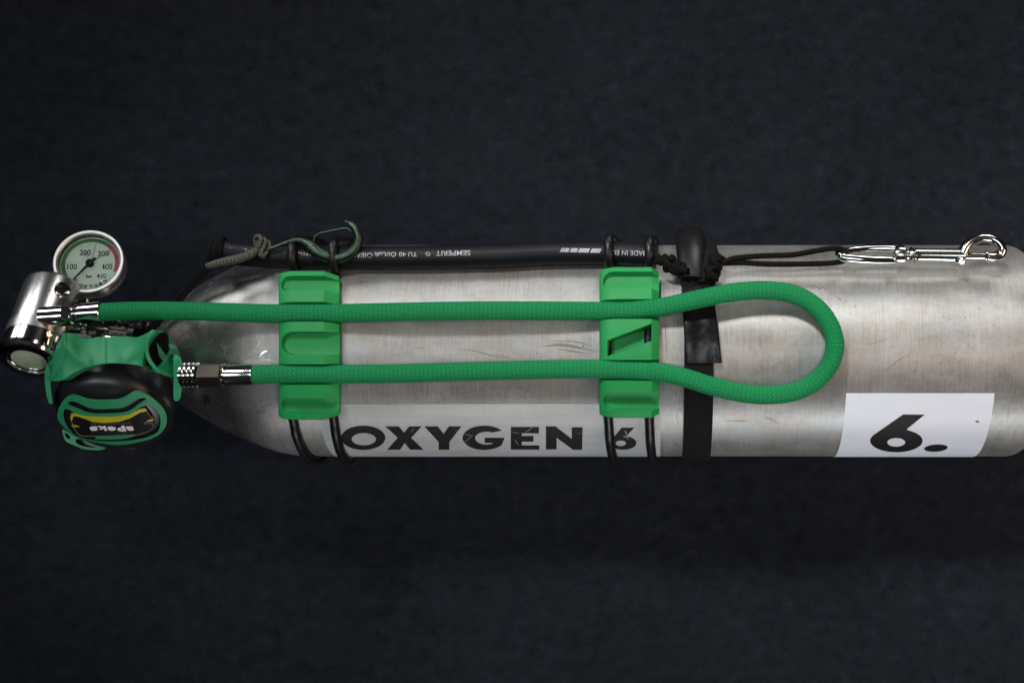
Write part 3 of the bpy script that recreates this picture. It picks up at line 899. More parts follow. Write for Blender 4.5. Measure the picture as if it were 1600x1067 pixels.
# ------------------------------------------------------------------ black strap round the cylinder
st = thing('cylinder_strap', T(1090, 548), 'black webbing strap round the cylinder, partly wrapped in shiny tape', 'strap')
def band(name, x0f, x1f, th_a, th_b, h0, h1, mat, n=90, nx=10, wob=0.0, parent=st):
    vs, fs, uv = [], [], []
    for lvl in (h1, h0):
        for j in range(n+1):
            t = th_a+(th_b-th_a)*j/n
            xa, xb = x0f(t), x1f(t)
            for i in range(nx+1):
                f = i/nx
                hh = lvl-(0.0004 if (i in (0, nx) and lvl == h1) else 0)
                if wob and lvl == h1: hh += wob*(math.sin(t*9+f*7)+math.sin(f*13-t*6))
                vs.append((xa+(xb-xa)*f, math.sin(t)*(TR+hh), math.cos(t)*(TR+hh)))
    m_ = (n+1)*(nx+1)
    for j in range(n):
        for i in range(nx):
            a = j*(nx+1)+i
            q1 = (a, a+1, a+nx+2, a+nx+1); fs.append(q1); uv += [((v % (nx+1))/nx*0.017, v//(nx+1)*0.0045) for v in q1]
            q2 = tuple(v+m_ for v in (a, a+nx+1, a+nx+2, a+1)); fs.append(q2); uv += [((v % (nx+1))/nx*0.017, ((v-m_)//(nx+1))*0.0045) for v in q2]
    edge = [i for i in range(nx+1)]+[j*(nx+1)+nx for j in range(1, n+1)]+[n*(nx+1)+i for i in range(nx-1, -1, -1)]+[j*(nx+1) for j in range(n-1, 0, -1)]
    for a, b in zip(edge, edge[1:]+edge[:1]): fs.append((a, b, b+m_, a+m_)); uv += [(0, 0)]*4
    o = mk(name, vs, fs, mat, parent, True, uv); sharp(o, 50); return o
ap = (D-TR)/D
xs0, xs1 = (1068-CX)*S*ap, (1117-CX)*S*ap
def sx0(t): return xs0+0.0022*math.sin(R_(180))+(-0.0006 if t < -1.2 else 0)
def sx1(t): return xs1-0.0008
band('webbing', lambda t: xs0+0.0004, lambda t: xs1-0.0008, R_(-200), R_(160), 0.0002, 0.0026, M['web'], 160, 8)
def thp(py): p = T(1090, py, 0.003); return math.atan2(p.y, p.z)
ta, tb = thp(567), thp(437)
band('tape_wrap', lambda t: (interp([(0, 1071), (1, 1064)], (t-ta)/(tb-ta))-CX)*S*ap, lambda t: (interp([(0, 1127.5), (1, 1112)], (t-ta)/(tb-ta))-CX)*S*ap,
     ta, tb, 0.0027, 0.0040, M['tape'], 60, 24, 0.00012)
# thick rubber sleeve bulging on the upper side
def cylp(px, deg, h):
    return Vector(((px-CX)*S*(D-TR*math.cos(R_(deg)))/D, math.sin(R_(deg))*(TR+h), math.cos(R_(deg))*(TR+h)))
tube('rubber_sleeve', [cylp(1080, 36, 0.0038), cylp(1080, 44, 0.0052), cylp(1080, 54, 0.0072), cylp(1079, 64, 0.0082), cylp(1078, 76, 0.0078), cylp(1077, 92, 0.005), cylp(1076, 108, 0.004)],
     [0.0080, 0.0084, 0.0090, 0.0092, 0.0086, 0.0072, 0.006], M['rubber'], st, 28, 8, flat=0.62)
tube('rubber_sleeve', [cylp(1103, 34, 0.0030), cylp(1105, 42, 0.0040), cylp(1107, 52, 0.0046), cylp(1107, 60, 0.0036), cylp(1106, 70, 0.0024), cylp(1104, 95, 0.002)],
     [0.0050, 0.0064, 0.0066, 0.0056, 0.0050, 0.005], M['web'], st, 20, 8, flat=0.7)

# ------------------------------------------------------------------ black cord with knots and loop
def knot(cx, cy, z, r, turns, mat, parent, seed=0, cr=0.0016, name='knot'):
    rnd = random.Random(seed); c = W(cx, cy, z); pts = []
    ph = rnd.uniform(0, 6)
    N = 14*turns
    for i in range(N+1):
        t = i/N*2*math.pi*turns
        a = t*0.37+ph
        e1 = Vector((math.cos(a)*0.5, 0.3, math.sin(a))).normalized(); e2 = Vector((0.6, math.sin(a), -0.3)).normalized()
        q = c+(e1*math.cos(t)+e2*math.sin(t))*r*(0.75+0.25*math.sin(t*0.7+ph))
        pts.append(q)
    return tube(name, pts, cr, mat, parent, 10, 3)
cd = thing('cord_loop', W(1130, 410, 0.055), 'thin black cord doubled in a loop from the strap to the silver snap', 'cord')
tube('cord', [W(1108, 412, 0.058), W(1130, 409.5, 0.058), W(1150, 403.5, 0.057), W(1190, 400, 0.056), W(1235, 398.5, 0.056), W(1270, 393, 0.056), W(1297, 388.5, 0.057), W(1314, 389, 0.058), W(1321, 394, 0.059),
              W(1323, 401, 0.0585), W(1318, 407.5, 0.057), W(1300, 411, 0.056), W(1260, 412.5, 0.056), W(1200, 412.8, 0.056), W(1160, 410.5, 0.056), W(1130, 411.5, 0.056), W(1108, 414, 0.055)], 0.00165, M['cord'], cd, 12, 8)
tube('cord', [W(1316, 404, 0.0535), W(1309, 397, 0.055), W(1312, 391.5, 0.0555), W(1324, 390, 0.056)], 0.0014, M['cord'], cd, 10, 6)
knot(1117, 411, 0.057, 0.0042, 4, M['cord'], cd, 1, 0.002)
knot(1125, 406, 0.057, 0.0025, 2, M['cord'], cd, 2, 0.0018)
knot(1112, 426, 0.057, 0.0045, 4, M['cord'], cd, 3, 0.0022)
knot(1046, 412, 0.057, 0.0040, 3, M['cord'], cd, 4, 0.0022)
knot(1056, 420, 0.057, 0.0042, 4, M['cord'], cd, 5, 0.0022)
knot(1036, 406, 0.058, 0.0030, 2, M['cord'], cd, 6, 0.0020)
tube('cord', [W(1022, 398, 0.056), W(1036, 407, 0.058), W(1052, 416, 0.058), W(1075, 424, 0.0635)], 0.002, M['cord'], cd, 10, 6)

# ------------------------------------------------------------------ silver bolt snap
zs = 0.058
sn = thing('bolt_snap', W(1409, 399, zs), 'shiny silver swivel bolt snap on the cord loop near the cylinder base', 'snap hook')
tube('eye', [W(1408, 391, zs), W(1390, 388.5, zs-0.0005), W(1355, 389, zs-0.001), W(1330, 391.5, zs), W(1317, 396, zs+0.0005), W(1314, 400, zs+0.0008), W(1320, 403, zs+0.001), W(1345, 405.5, zs+0.0015), W(1375, 407, zs+0.001), W(1406, 407, zs)],
     [0.0020, 0.0020, 0.0020, 0.0021, 0.0022, 0.0024, 0.0026, 0.0027, 0.0026, 0.0022], M['chrome'], sn, 20, 8)
so = W(1398, 398.5, zs); sa = (W(1505, 400, zs)-so).normalized()
sl = lambda px: (px-1398)*S*(D-zs)/D
lathe('swivel', [(sl(1396), 0.003), (sl(1398), 0.0052), (sl(1404), 0.0058), (sl(1412), 0.0056), (sl(1415), 0.0044), (sl(1417), 0.0030), (sl(1419), 0.0030), (sl(1421), 0.0045), (sl(1424), 0.0048), (sl(1427), 0.0040), (sl(1429), 0.0034)], so, sa, M['nickel'], sn, 40)
lathe('barrel', [(sl(1428), 0.0030), (sl(1430), 0.0044), (sl(1435), 0.0040), (sl(1438), 0.0040), (sl(1500), 0.0042), (sl(1506), 0.0044), (sl(1508), 0.0030)], so, sa, M['nickel'], sn, 40)
tube('slot', [W(1461, 405.5, zs+0.0024), W(1498, 406, zs+0.0025)], 0.0006, M['black'], sn, 8, 2)
lathe('gate_pin', [(sl(1506), 0.0022), (sl(1545), 0.0022)], so, sa, M['nickel'], sn, 24)
lathe('pin_collar', [(sl(1538), 0.0022), (sl(1539), 0.0030), (sl(1543), 0.0030), (sl(1544), 0.0022)], so, sa, M['chrome'], sn, 24)
ko = W(1501, 404, zs+0.001); ka = (W(1501, 416, zs+0.005)-ko).normalized()
lathe('thumb_knob', [(0, 0.0018), (0.0012, 0.0018), (0.0016, 0.0026), (0.0024, 0.0031), (0.0040, 0.0031), (0.0048, 0.0024), (0.0050, 0.0)], ko, ka, M['nickel'], sn, 28)
tube('hook', [W(1503, 397, zs), W(1509, 386, zs), W(1519, 377, zs), W(1534, 372, zs), W(1549, 373.5, zs), W(1560, 381, zs), W(1565, 391, zs), W(1561, 399.5, zs), W(1551, 402.5, zs), W(1542, 401.5, zs)],
     [0.0034, 0.0030, 0.0028, 0.0027, 0.0027, 0.0029, 0.0030, 0.0031, 0.0031, 0.0031], M['nickel'], sn, 20, 8, flat=1.35)

# ------------------------------------------------------------------ tarnished snap on the left with its cord
zt = hpath[1].z+HR+0.003
tn = thing('bolt_snap', W(487, 386, zt), 'dark tarnished greenish hook snap lying across the black hose by the shoulder', 'snap hook')
tube('hook', [W(416, 390, zt), W(430, 386, zt), (W(448, 379.5, zt)), W(466, 376, zt), W(480, 381, zt), W(492, 391, zt), W(508, 399.5, zt), W(527, 403.5, zt), W(544, 398.5, zt), W(555.5, 387, zt), W(560, 372, zt), W(556, 359, zt), W(547, 350, zt), W(538, 346, zt)],
     [0.0010, 0.0012, 0.0014, 0.0020, 0.0031, 0.0039, 0.0036, 0.0032, 0.0029, 0.0027, 0.0025, 0.0022, 0.0018, 0.0006], M['tarnish'], tn, 20, 8)
tube('gate', [W(490, 384, zt), W(491, 372, zt), W(497, 366, zt), W(512, 362, zt), W(528, 358.5, zt), W(542, 357, zt), W(549, 362, zt)], 0.0006, M['tarnish'], tn, 8, 6)
tc = thing('tie_cord', W(408, 390, zt), 'pale grey worn cord knotted to the tarnished hook at the hose end', 'cord')
tube('cord', [W(324, 416, 0.056), W(338, 412, 0.058), W(358, 407.5, 0.060), W(378, 403, 0.061), W(392, 397, 0.062), W(404, 389, zt)], [0.0018, 0.0023, 0.0026, 0.0026, 0.0024, 0.0018], M['grey_cord'], tc, 14, 8)
tube('cord', [W(374, 407, 0.060), W(390, 402, 0.062), W(402, 394, zt), W(416, 388, zt)], [0.0012, 0.0015, 0.0015, 0.001], M['tarnish'], tc, 12, 8)
for i, (kx, ky, kr) in enumerate([(403, 379, 0.0045), (408, 384, 0.0052), (413, 387, 0.0048)]):
    c = W(kx, ky+2, zt)
    pts = [c+Vector((math.cos(a)*0.0020+0.0008*math.sin(2*a), math.sin(a)*kr, math.cos(a+i)*0.0028)) for a in [2*math.pi*k/16 for k in range(17)]]
    tube('knot', pts, 0.0012, M['grey_cord'], tc, 10, 2, closed=True)
# black cord down the shoulder to the neck
sc_ = thing('neck_cord', W(328, 412, 0.05), 'black doubled cord running from the hose end down to the cylinder neck', 'cord')
def shp(px, py, h): return Tsh(px, py, h)
for off in (0, 5.0):
    tube('cord', [W(337+off*0.3, 398+off, 0.048), W(328+off*0.6, 411+off*0.7, 0.046), W(300+off*0.8, 441+off*0.6, 0.040), W(272+off*0.8, 471+off*0.6, 0.036), W(248+off*0.8, 497+off*0.6, 0.032), W(233+off*0.8, 514+off*0.6, 0.027), W(226+off, 530+off*0.5, 0.018)],
         0.0016, M['cord'], sc_, 12, 6)

# ------------------------------------------------------------------ first stage
E1 = W(86, 449, 0.028); E2 = W(44, 566, 0.060)
a = (E2-E1); L = a.length; a.normalize()
fs_ = thing('first_stage', (E1+E2)/2, 'polished chrome regulator first stage, a stubby cylinder with a round end window', 'regulator')
rb = 0.0172
M['soft_chrome'] = mat_plain('soft_chrome', (0.66, 0.66, 0.64), 0.26, 1.0, 0.05, 200, 0.05, 0.0001, rvar=0.05)
lathe('body', [(-0.0008, 0.0), (-0.0008, rb-0.003), (0.0, rb-0.0012), (0.0012, rb-0.0003), (0.002, rb), (L*0.60, rb), (L*0.605, rb-0.0006)], E1, a, M['soft_chrome'], fs_, 96)
lathe('adapter_ring', [(L*0.603, rb-0.001), (L*0.606, rb+0.0004), (L*0.735, rb+0.0004), (L*0.74, rb-0.0006)], E1, a, M['satin'], fs_, 96)
lathe('end_cap', [(L*0.738, rb-0.001), (L*0.742, rb+0.0001), (L*0.90, rb+0.0001), (L*0.91, rb+0.0010), (L*0.955, rb+0.0014), (L*0.985, rb+0.0006), (L, rb-0.0014), (L*1.0, rb-0.0052), (L*0.975, rb-0.0056), (L*0.96, 0.0)], E1, a, M['chrome'], fs_, 96)
lathe('diaphragm', [(L*0.965, rb-0.006), (L*0.975, rb-0.0075), (L*0.992, rb-0.011), (L*0.997, 0.0)], E1, a, M['lens'], fs_, 64)
# port plug and small hole facing the viewer
view = (cam.location-(E1+E2)/2).normalized()
side = a.cross(view).normalized()       # to the left/right across the cylinder
def on_fs(tl, deg):
    up = (view-a*view.dot(a)).normalized(); sd = up.cross(a).normalized()
    d = (up*math.cos(R_(deg))+sd*math.sin(R_(deg)))
    return E1+a*tl+d*rb, d
def fs_find(px, py):
    best = None
    for ti in range(0, 60):
        for dg in range(-80, 81, 2):
            p, d = on_fs(L*ti/60, dg)
            k = (D-p.z)/D; qx = p.x/(S*k)+CX; qy = CY-p.y/(S*k)
            e_ = (qx-px)**2+(qy-py)**2
            if best is None or e_ < best[0]: best = (e_, p, d)
    return best[1], best[2]
pp, pd = fs_find(98, 452)
lathe('port_plug', [(-0.003, 0.0046), (0.0006, 0.0048), (0.0014, 0.0044), (0.0016, 0.0038), (0.0014, 0.0031), (-0.0004, 0.0027)], pp, pd, M['chrome'], fs_, 40)
lathe('hex_socket', [(-0.0012, 0.0), (-0.0011, 0.0027), (0.0010, 0.0027), (0.00105, 0.0024)], pp, pd, M['black'], fs_, 6, False)
pp, pd = fs_find(44.5, 534)
lathe('screw_hole', [(-0.0010, 0.0), (0.0003, 0.0016), (0.0004, 0.0020), (0.0001, 0.0022)], pp, pd, M['black'], fs_, 20)
# hose port block and dark connector beneath the hose
po = W(97, 494, 0.0575)
lathe('hose_port', [(-0.012, 0.0062), (0.004, 0.0062), (0.0055, 0.0052)], po, fa, M['chrome'], fs_, 32)
jo = W(84, 497, 0.040)
lathe('connector', [(0.004, 0.0095), (0.019, 0.0095), (0.0195, 0.0075), (0.0225, 0.0075), (0.023, 0.0095)], jo, (1, -0.18, -0.05), M['chrome'], fs_, 48)
KO, KA = W(128, 521, 0.030), Vector((1, -0.12, 0)).normalized()
ke1 = Vector((0, 0, 1)); ke2 = KA.cross(ke1)
kv, kf = [], []
KP = [(0, 0.008), (0.0006, 0.0145), (0.0022, 0.0158), (0.0125, 0.0158), (0.014, 0.0145), (0.0146, 0.008)]
for t_, r in KP:
    for k in range(120):
        rr_ = r*(1+(0.05 if (k % 10) < 6 else -0.03)); an = 2*math.pi*k/120
        kv.append(KO+KA*t_+(ke1*math.cos(an)+ke2*math.sin(an))*rr_)
for i in range(len(KP)-1):
    for k in range(120): kf.append((i*120+k, i*120+(k+1) % 120, (i+1)*120+(k+1) % 120, (i+1)*120+k))
kf.append(tuple(range(120))); kf.append(tuple(5*120+k for k in range(120)))
sharp(mk('handwheel', kv, kf, M['black'], fs_), 30)
lathe('coupling', [(-0.012, 0.0085), (0.0, 0.0085), (0.0002, 0.007), (0.03, 0.007), (0.0302, 0.0105), (0.034, 0.0105)], KO, KA, M['chrome'], fs_, 40)
# gauge port stub
gs = W(126, 480, 0.010)
lathe('gauge_port', [(-0.010, 0.0055), (0.012, 0.0055), (0.0125, 0.0070), (0.018, 0.0070)], gs, (0.45, 0.85, 0.05), M['chrome'], fs_, 6, False)

# ------------------------------------------------------------------ pressure gauge
gn = Vector((0.13, 0.33, 0.93)).normalized()
GC = W(138, 408, 0.026)          # centre of the bezel's front
ge1 = (Vector((1, 0, 0))-gn*gn.x).normalized(); ge2 = gn.cross(ge1)
pg = thing('pressure_gauge', GC, 'round pressure gauge with pale green dial, chrome bezel and needle at zero', 'pressure gauge')
gu = 0.000387   # metres per photo pixel at the gauge
RB = 54*gu*1.0
lathe('case', [(-0.0200, 0.0), (-0.0200, RB*0.62), (-0.0190, RB*0.74), (-0.0160, RB*0.84), (-0.0120, RB*0.90), (-0.0040, RB*0.93)], GC, gn, M['brass'], pg, 80, caps=False)
lathe('bezel', [(-0.0125, RB*0.93), (-0.0122, RB*0.965), (-0.0084, RB*0.975), (-0.0081, RB*0.95), (-0.0076, RB*0.95), (-0.0073, RB*0.99), (-0.0020, RB*1.0), (-0.0007, RB*0.99), (0.0, RB*0.965), (-0.0001, RB*0.90), (-0.0006, RB*0.865), (-0.0012, RB*0.850)], GC, gn, M['bezel'], pg, 96, caps=False)
lathe('inner_wall', [(-0.0012, RB*0.8505), (-0.0050, RB*0.85)], GC, gn, M['wall'], pg, 80, caps=False)
def G(x, y, l):  # x right, y down, in photo pixels from the dial centre
    return GC+ge1*x*gu-ge2*y*gu+gn*(l-0.0048)
dl = plate('dial', ell(0, 0, 46.5, 46.5, 72), [], G, 0.0004, M['dial'], pg)
def arc(r0, r1, a0, a1, n=24):
    o_ = [(r1*math.cos(R_(a0+(a1-a0)*i/n)), -r1*math.sin(R_(a0+(a1-a0)*i/n))) for i in range(n+1)]
    i_ = [(r0*math.cos(R_(a0+(a1-a0)*i/n)), -r0*math.sin(R_(a0+(a1-a0)*i/n))) for i in range(n, -1, -1)]
    return o_+i_
LG = 0.00012
plate('green_scale', arc(37.5, 43.5, 54, 216, 48), [], G, 0.0001, M['dial_green'], dl, lift=LG)
plate('red_scale', arc(37.5, 43.5, -14, 53.7, 24), [], G, 0.0001, M['dial_red'], dl, lift=LG)
tk = []
def radial(a_, r0, r1, wd):
    c, s = math.cos(R_(a_)), math.sin(R_(a_))
    return [(r0*c-wd*s, -(r0*s+wd*c)), (r1*c-wd*s, -(r1*s+wd*c)), (r1*c+wd*s, -(r1*s-wd*c)), (r0*c+wd*s, -(r0*s-wd*c))]
vs, fq = [], []
for i in range(46):
    a_ = 225-270*i/45
    q = radial(a_, 39.5 if i % 5 else 37.5, 43.5, 0.22 if i % 5 else 0.4)
    b = len(vs); vs += [G(x, y, 0.0003) for x, y in q]; fq.append((b, b+1, b+2, b+3))
mk('tick_marks', vs, fq, M['dial_ink'], dl, False)
for a_, r0, r1 in ((118, 12, 22), (82, 8, 36), (46, 12, 22)):
    plate('division_line', radial(a_, r0, r1, 0.28), [], G, 0.0001, M['dial_ink'], dl, lift=0.0003)
def gtext(body, x, y, h, width=None, rot=0, bold=0.012, name='number'):
    finish_plate(name, text_bm(body, x, y, h, rot, width=width, bold=bold), G, 0.0001, M['dial_ink'], dl, lift=0.00025)
gtext('100', -26.5, 6, 9.5, 14.5, -4); gtext('200', -10, -19, 9.5, 16.5, -3); gtext('300', 17.5, -19, 9.5, 16.5, -6); gtext('400', 25.5, 3, 9.5, 16.5, -6)
gtext('450', 19.5, 19, 7.5, 14.5, -6); gtext('bar', 1.5, 20.5, 5.5, 10, -4, name='unit'); gtext('0', -18.5, 27.5, 5.5, 4.5, -20)
for i, ch in enumerate('OXYGEN'):
    a_ = R_(-104+i*11.5); gtext(ch, 38*math.cos(a_), -38*math.sin(a_), 5.0, 5.0, -(-104+i*11.5)-90, bold=0.03, name='word')
nd = plate('needle', [(-21.5, 27.3), (-20.5, 28.6), (-3, 6), (0, 1), (9, -8), (5.5, -11), (1, -4), (-5, 3)], [], G, 0.0006, M['dial_ink'], pg, lift=0.0016)
lathe('needle_hub', [(0.0, 0.0022), (0.0026, 0.0022), (0.0030, 0.0016), (0.0031, 0.0)], GC+gn*(-0.0045), gn, M['dial_ink'], pg, 28)
lathe('glass', [(-0.0019, 0.0), (-0.0019, RB*0.853), (-0.0013, RB*0.853), (-0.0011, RB*0.6), (-0.0010, 0.0)], GC, gn, M['glass'], pg, 64)

# ------------------------------------------------------------------ second stage
PH = R_(48)
sn_n = Vector((0.05, -math.sin(PH), math.cos(PH))).normalized()
SC = W(175, 655, 0.040)
ss = thing('second_stage', SC, 'green and black breathing regulator second stage with an oval badge on its cover', 'regulator')
def F(px, py, l):
    """point of the slightly domed front cover seen at px, py"""
    z = 0.05
    for _ in range(25):
        q = W(px, py, z)
        d = q-SC
        # signed height over the tilted plane, minus the dome
        dx = d.x; dy = d.y
        dome = 0.0045-3.2*(dx*dx)-2.0*((dy/math.cos(PH))**2)
        zt_ = SC.z+(sn_n.y*-dy+sn_n.x*-dx)/sn_n.z+dome/sn_n.z
        z = 0.5*z+0.5*zt_
    return W(px, py, z)+sn_n*l
hr = 0.0345
lathe('housing', [(-0.040, 0.0), (-0.040, hr*0.62), (-0.034, hr*0.80), (-0.022, hr*0.93), (-0.014, hr*0.98), (-0.0095, hr*1.0), (-0.0065, hr*0.99), (-0.0045, hr*0.965), (-0.0022, hr*0.92), (-0.0006, hr*0.86), (0.0008, hr*0.78), (0.0022, hr*0.6), (0.0034, hr*0.35), (0.0038, 0.0)], SC, sn_n, M['housing'], ss, 96)
f5b = lambda p: (60+p[0]/6.667, 590+p[1]/6.667)
ring_o = curve2([f5b(p) for p in [(360, 165), (430, 178), (530, 212), (680, 222), (840, 212), (930, 172), (1010, 128), (1080, 138), (1180, 190), (1290, 290), (1338, 390), (1325, 500), (1240, 590), (1080, 650), (860, 684), (680, 672), (520, 640), (400, 600), (290, 520), (215, 430), (205, 340), (250, 245), (300, 190)]], 5)
ring_i = curve2([f5b(p) for p in [(280, 315), (320, 318), (420, 365), (560, 388), (760, 390), (940, 370), (1060, 300), (1150, 270), (1210, 300), (1262, 370), (1275, 450), (1245, 550), (1150, 606), (950, 645), (700, 655), (500, 634), (400, 602), (320, 520), (275, 430), (265, 360)]], 5)
slot_ = curve2([f5b(p) for p in [(312, 250), (345, 232), (400, 240), (560, 305), (760, 308), (900, 290), (1000, 225), (1080, 197), (1125, 208), (1090, 240), (960, 325), (880, 352), (700, 362), (540, 358), (440, 320), (330, 275)]], 5)
bevel(plate('cover_ring', ring_o, [slot_, ring_i], F, 0.0007, M['shroud'], ss, cutx=6, lift=0.0011), 0.0002, 2)
badge = curve2([f5b(p) for p in [(350, 355), (420, 362), (560, 410), (760, 420), (930, 395), (1060, 330), (1120, 322), (1165, 370), (1205, 440), (1190, 520), (1130, 565), (950, 592), (700, 598), (500, 595), (430, 580), (360, 510), (335, 430), (338, 380)]], 5)
bd = bevel(plate('badge', badge, [], F, 0.0010, M['black'], ss, cutx=6, lift=0.0006), 0.0003, 2)
yel = [f5b(p) for p in [(350, 360), (400, 358), (500, 378), (560, 390), (760, 395), (930, 378), (1060, 315), (1115, 308), (1135, 330), (1098, 345), (1060, 352), (960, 410), (850, 445), (700, 460), (580, 450), (480, 415), (400, 388), (368, 392), (352, 440), (340, 430), (338, 390)]]
plate('yellow_band', yel, [], F, 0.0002, M['yellow'], bd, cutx=5, lift=0.0009)
plate('yellow_corner', [f5b(p) for p in [(356, 468), (398, 482), (435, 496), (395, 498), (372, 505), (350, 488)]], [], F, 0.0002, M['yellow'], bd, lift=0.0012)
plate('yellow_corner', [f5b(p) for p in [(1195, 405), (1200, 430), (1180, 440), (1130, 445), (1098, 462), (1150, 425)]], [], F, 0.0002, M['yellow'], bd, lift=0.0012)
def ln(name, pts, r, mat, par):
    tube(name, [F(*f5b(p), 0.0012) for p in pts], r, mat, par, 8, 4)
ln('outline', [(350, 440), (362, 470), (395, 540), (450, 588), (560, 590), (700, 592), (900, 590), (1050, 572), (1130, 548), (1180, 520), (1197, 462), (1150, 460), (1100, 460)], 0.00018, M['trim'], bd)
ln('outline', [(1135, 335), (1165, 380), (1192, 405), (1150, 430), (1098, 460)], 0.00018, M['trim'], bd)
plate('green_tab', [f5b(p) for p in [(600, 600), (1000, 580), (1010, 592), (960, 612), (860, 628), (700, 632), (590, 626)]], [], F, 0.0008, M['shroud'], ss, cutx=5, lift=0.0009)
# maker's lettering, upside down, heavy and slanted
def slant_text(body, cx, cy, h, width, rot):
    bm = text_bm(body, cx, cy, h, rot, width=width, bold=0.035)
    for v in bm.verts: v.co.x += (v.co.y-cy)*0.35
    return bm
for ch, cx_, wd, hh in [('a', 203.5, 12, 7), ('p', 190, 13, 9.5), ('e', 175.5, 13, 7), ('k', 160.5, 13, 8), ('s', 147, 12, 7)]:
    finish_plate('letter', slant_text(ch, cx_, 666.5, hh*0.85, wd, 178), F, 0.0004, M['silver'], bd, cutx=4, lift=0.0016)
# rows of tiny studs above and below the lettering
for row, (y0, a_, b_) in enumerate([(659, 143, 205), (661.5, 143, 205), (673, 143, 205), (675.5, 143, 205)]):
    vs, fq = [], []
    for i in range(18):
        x = a_+(b_-a_)*i/17; y = y0-0.0012*(x-174)**2
        b = len(vs)
        for dx, dy in ((-0.9, -0.6), (0.9, -0.6), (0.9, 0.6), (-0.9, 0.6)): vs.append(F(x+dx, y+dy, 0.0010))
        vs.append(F(x, y, 0.0014)); fq += [(b, b+1, b+4), (b+1, b+2, b+4), (b+2, b+3, b+4), (b+3, b, b+4)]
    o = mk('stud_row', vs, fq, M['black'], bd, False); o['kind'] = 'stuff'

# green shroud over the housing
f3 = lambda p: (50+p[0]/4.64, 490+p[1]/4.64)
top_e = curve2([f3(p) for p in [(96, 425), (105, 372), (135, 345), (170, 265), (205, 190), (235, 142), (285, 155), (350, 182), (430, 178), (480, 168), (535, 170), (620, 164), (700, 170), (770, 168), (830, 142), (880, 118), (925, 145), (980, 215), (1022, 288), (1032, 330)]], 5, False)
bot_e = curve2([f3(p) for p in [(96, 486), (135, 487), (210, 484), (300, 432), (400, 387), (530, 360), (650, 362), (780, 377), (900, 427), (1000, 452), (1032, 456)]], 5, False)
def fx(tab, x):
    return interp(sorted(tab), x)
NXs, NYs = 110, 26
x0_, x1_ = f3((98, 0))[0], f3((1030, 0))[0]
vs, fq = [], []
def shroud_z(px, py, t):
    # distance-based relief, in metres above the base surface (t = 0 top, 1 bottom)
    xl, xr_, xm = 100, 241, 165
    z = 0.075-0.010*(1-t)*0.5
    # saddles: high at the two horns, low in the middle of the upper edge
    horn = math.exp(-((px-104)/22)**2)+math.exp(-((px-236)/24)**2)
    z += 0.0075*horn*(1-t*0.85)
    # creases running from each side of the seam up to the horns
    for cx_, sgn in ((150, -1), (180, 1)):
        u = (px-cx_)*sgn
        if u > 0:
            line = 1.05-u*0.017
            z += 0.0026*math.exp(-((t-line)/0.26)**2)*sst(0, 14, u)*(1-0.5*sst(30, 60, u))
    z -= 0.0030*math.exp(-((px-165)/17)**2)*(1-t)
    # seam groove
    z -= 0.0012*math.exp(-((px-165.5)/0.7)**2)*sst(-0.1, 0.1, t)
    # falls away at both sides
    if px < 100: z -= 0.008*((100-px)/22)**1.5
    if px > 243: z -= 0.010*((px-243)/28)
    return z
def left_rim(px, py):
    # the flattened scoop at the left: depth inside the arc from the horn to the lower corner
    a_ = [f3(p) for p in [(235, 145), (245, 220), (240, 300), (205, 390), (130, 487)]]
    xr2 = interp([(p[1], p[0]) for p in a_], py)
    return px-xr2
holeC, holeA, holeB = f3((930, 275)), 23.0, 33.0
vs_px = []
for j in range(NYs+1):
    t = j/NYs
    for i in range(NXs+1):
        px = x0_+(x1_-x0_)*i/NXs
        yt, yb = fx(top_e, px), fx(bot_e, px)
        py = yt+(yb-yt)*t
        z = shroud_z(px, py, t)
        d = left_rim(px, py)
        if d < 0: z -= 0.0022*sst(0.0, -2.5, d)
        if -3 < d < 3: z += 0.0014*math.exp(-(d/1.3)**2)
        # oval opening on the right with a raised lip
        c, s = math.cos(R_(-24)), math.sin(R_(-24))
        ux, uy = px-246, py-548
        qx, qy = (ux*c-uy*s)/18, (ux*s+uy*c)/38
        rr_ = math.hypot(qx, qy)
        z += 0.0012*math.exp(-((rr_-1.05)/0.10)**2)
        if rr_ < 1: z -= 0.014*sst(1.0, 0.72, rr_)
        vs.append(W(px, py, z)); vs_px.append((px, py))
n1 = len(vs)
for j in range(NYs):
    for i in range(NXs):
        a0_ = j*(NXs+1)+i; fq.append((a0_, a0_+1, a0_+NXs+2, a0_+NXs+1))
edge = [i for i in range(NXs+1)]+[j*(NXs+1)+NXs for j in range(1, NYs+1)]+[NYs*(NXs+1)+i for i in range(NXs-1, -1, -1)]+[j*(NXs+1) for j in range(NYs-1, 0, -1)]
for id_ in edge:
    q = vs[id_]; vs.append(Vector((q.x, q.y, q.z-0.012)))
m_ = len(edge)
for i in range(m_): fq.append((edge[i], edge[(i+1) % m_], n1+(i+1) % m_, n1+i))
sharp(mk('shroud', vs, fq, M['shroud'], ss), 45)
def FH(px, py, l):
    t = (py-fx(top_e, px))/(fx(bot_e, px)-fx(top_e, px))
    return W(px, py, shroud_z(px, py, t)+l)
def rim(name, pts, r, lift):
    q = []
    for p in pts:
        px, py = f3(p); px = min(max(px, x0_+0.3), x1_-0.3)
        q.append(FH(px, min(max(py, fx(top_e, px)+0.3), fx(bot_e, px)-0.3), lift))
    tube(name, q, r, M['shroud'], ss, 10, 6)
rim('rim', [(233, 148), (243, 215), (238, 290), (210, 375), (175, 430), (135, 484)], 0.0009, 0.0002)
rim('rim', [(885, 125), (850, 165), (832, 225), (835, 290), (862, 355), (905, 405), (960, 432), (1020, 448)], 0.0012, 0.0002)
op = ell(246, 548, 14.5, 31, 36, rot=24)
op = [(x, y) for x, y in op]
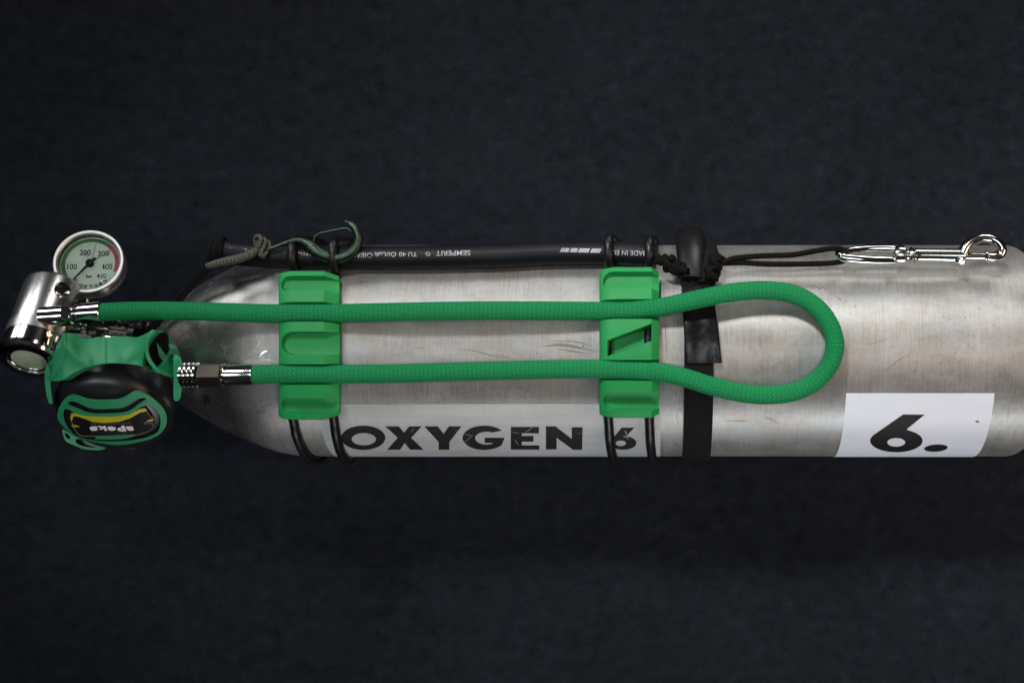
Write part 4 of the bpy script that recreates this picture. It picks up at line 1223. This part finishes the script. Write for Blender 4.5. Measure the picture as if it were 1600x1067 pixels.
plate('opening_shade', [(x, y) for x, y in op if True], [], lambda px, py, l: W(px, py, 0.0655+l-0.0001*(px-230)), 0.0006, M['web'], ss)  # black plate added to stand for the shade inside the oval hole
plate('opening_web', [f3(p) for p in [(900, 205), (935, 250), (1000, 345), (985, 400), (920, 300)]], [], lambda px, py, l: W(px, py, 0.0668+l-0.0001*(px-230)), 0.0010, M['shroud'], ss)
# green side straps of the shroud
FS = lambda px, py, l: W(px, py, 0.064+l-0.10*abs((py-560)*S)*2)
lp = curve2([f3(p) for p in [(110, 372), (132, 400), (134, 487), (138, 560), (150, 640), (140, 655), (120, 640), (102, 570), (92, 480), (95, 410)]], 4)
bevel(plate('side_strap', lp, [], FS, 0.010, M['shroud'], ss, lift=0.002), 0.0008, 2)
rp = curve2([f3(p) for p in [(1030, 300), (1060, 308), (1084, 335), (1090, 400), (1088, 500), (1078, 600), (1060, 630), (1036, 632), (1026, 600), (1026, 456), (1024, 380)]], 4)
bevel(plate('side_strap', rp, [], lambda px, py, l: FS(px, py, l+0.004), 0.010, M['shroud'], ss, lift=0.002), 0.0010, 2)
# exhaust deflector showing at the lower left
FE = lambda px, py, l: W(px, py, 0.014+l)
eo = curve2([f5b(p) for p in [(250, 540), (300, 560), (345, 590), (420, 630), (520, 680), (640, 705), (715, 712), (700, 735), (640, 755), (560, 752), (470, 742), (400, 715), (340, 690), (285, 660), (262, 610)]], 4)
ei = curve2([f5b(p) for p in [(390, 645), (440, 640), (520, 670), (620, 705), (600, 722), (520, 722), (430, 700), (395, 675)]], 4)
ei2 = curve2([f5b(p) for p in [(275, 575), (310, 590), (330, 620), (325, 640), (290, 620)]], 4)
bevel(plate('exhaust_tee', eo, [ei, ei2], FE, 0.012, M['shroud'], ss, lift=0.0), 0.0006, 2)
plate('exhaust_inner', curve2([f5b(p) for p in [(265, 560), (400, 625), (640, 700), (700, 715), (560, 740), (400, 705), (285, 650)]], 3), [], FE, 0.003, M['black'], ss, lift=-0.006)
lathe('mouth_tube', [(0, 0.019), (0.02, 0.019), (0.022, 0.017)], SC-sn_n*0.036, -sn_n, M['housing'], ss, 40)
lathe('exhaust_box', [(0.0, 0.020), (0.018, 0.021), (0.020, 0.018)], SC-sn_n*0.026+Vector((0, -0.012, 0)), Vector((0, -0.55, -0.83)), M['housing'], ss, 40)
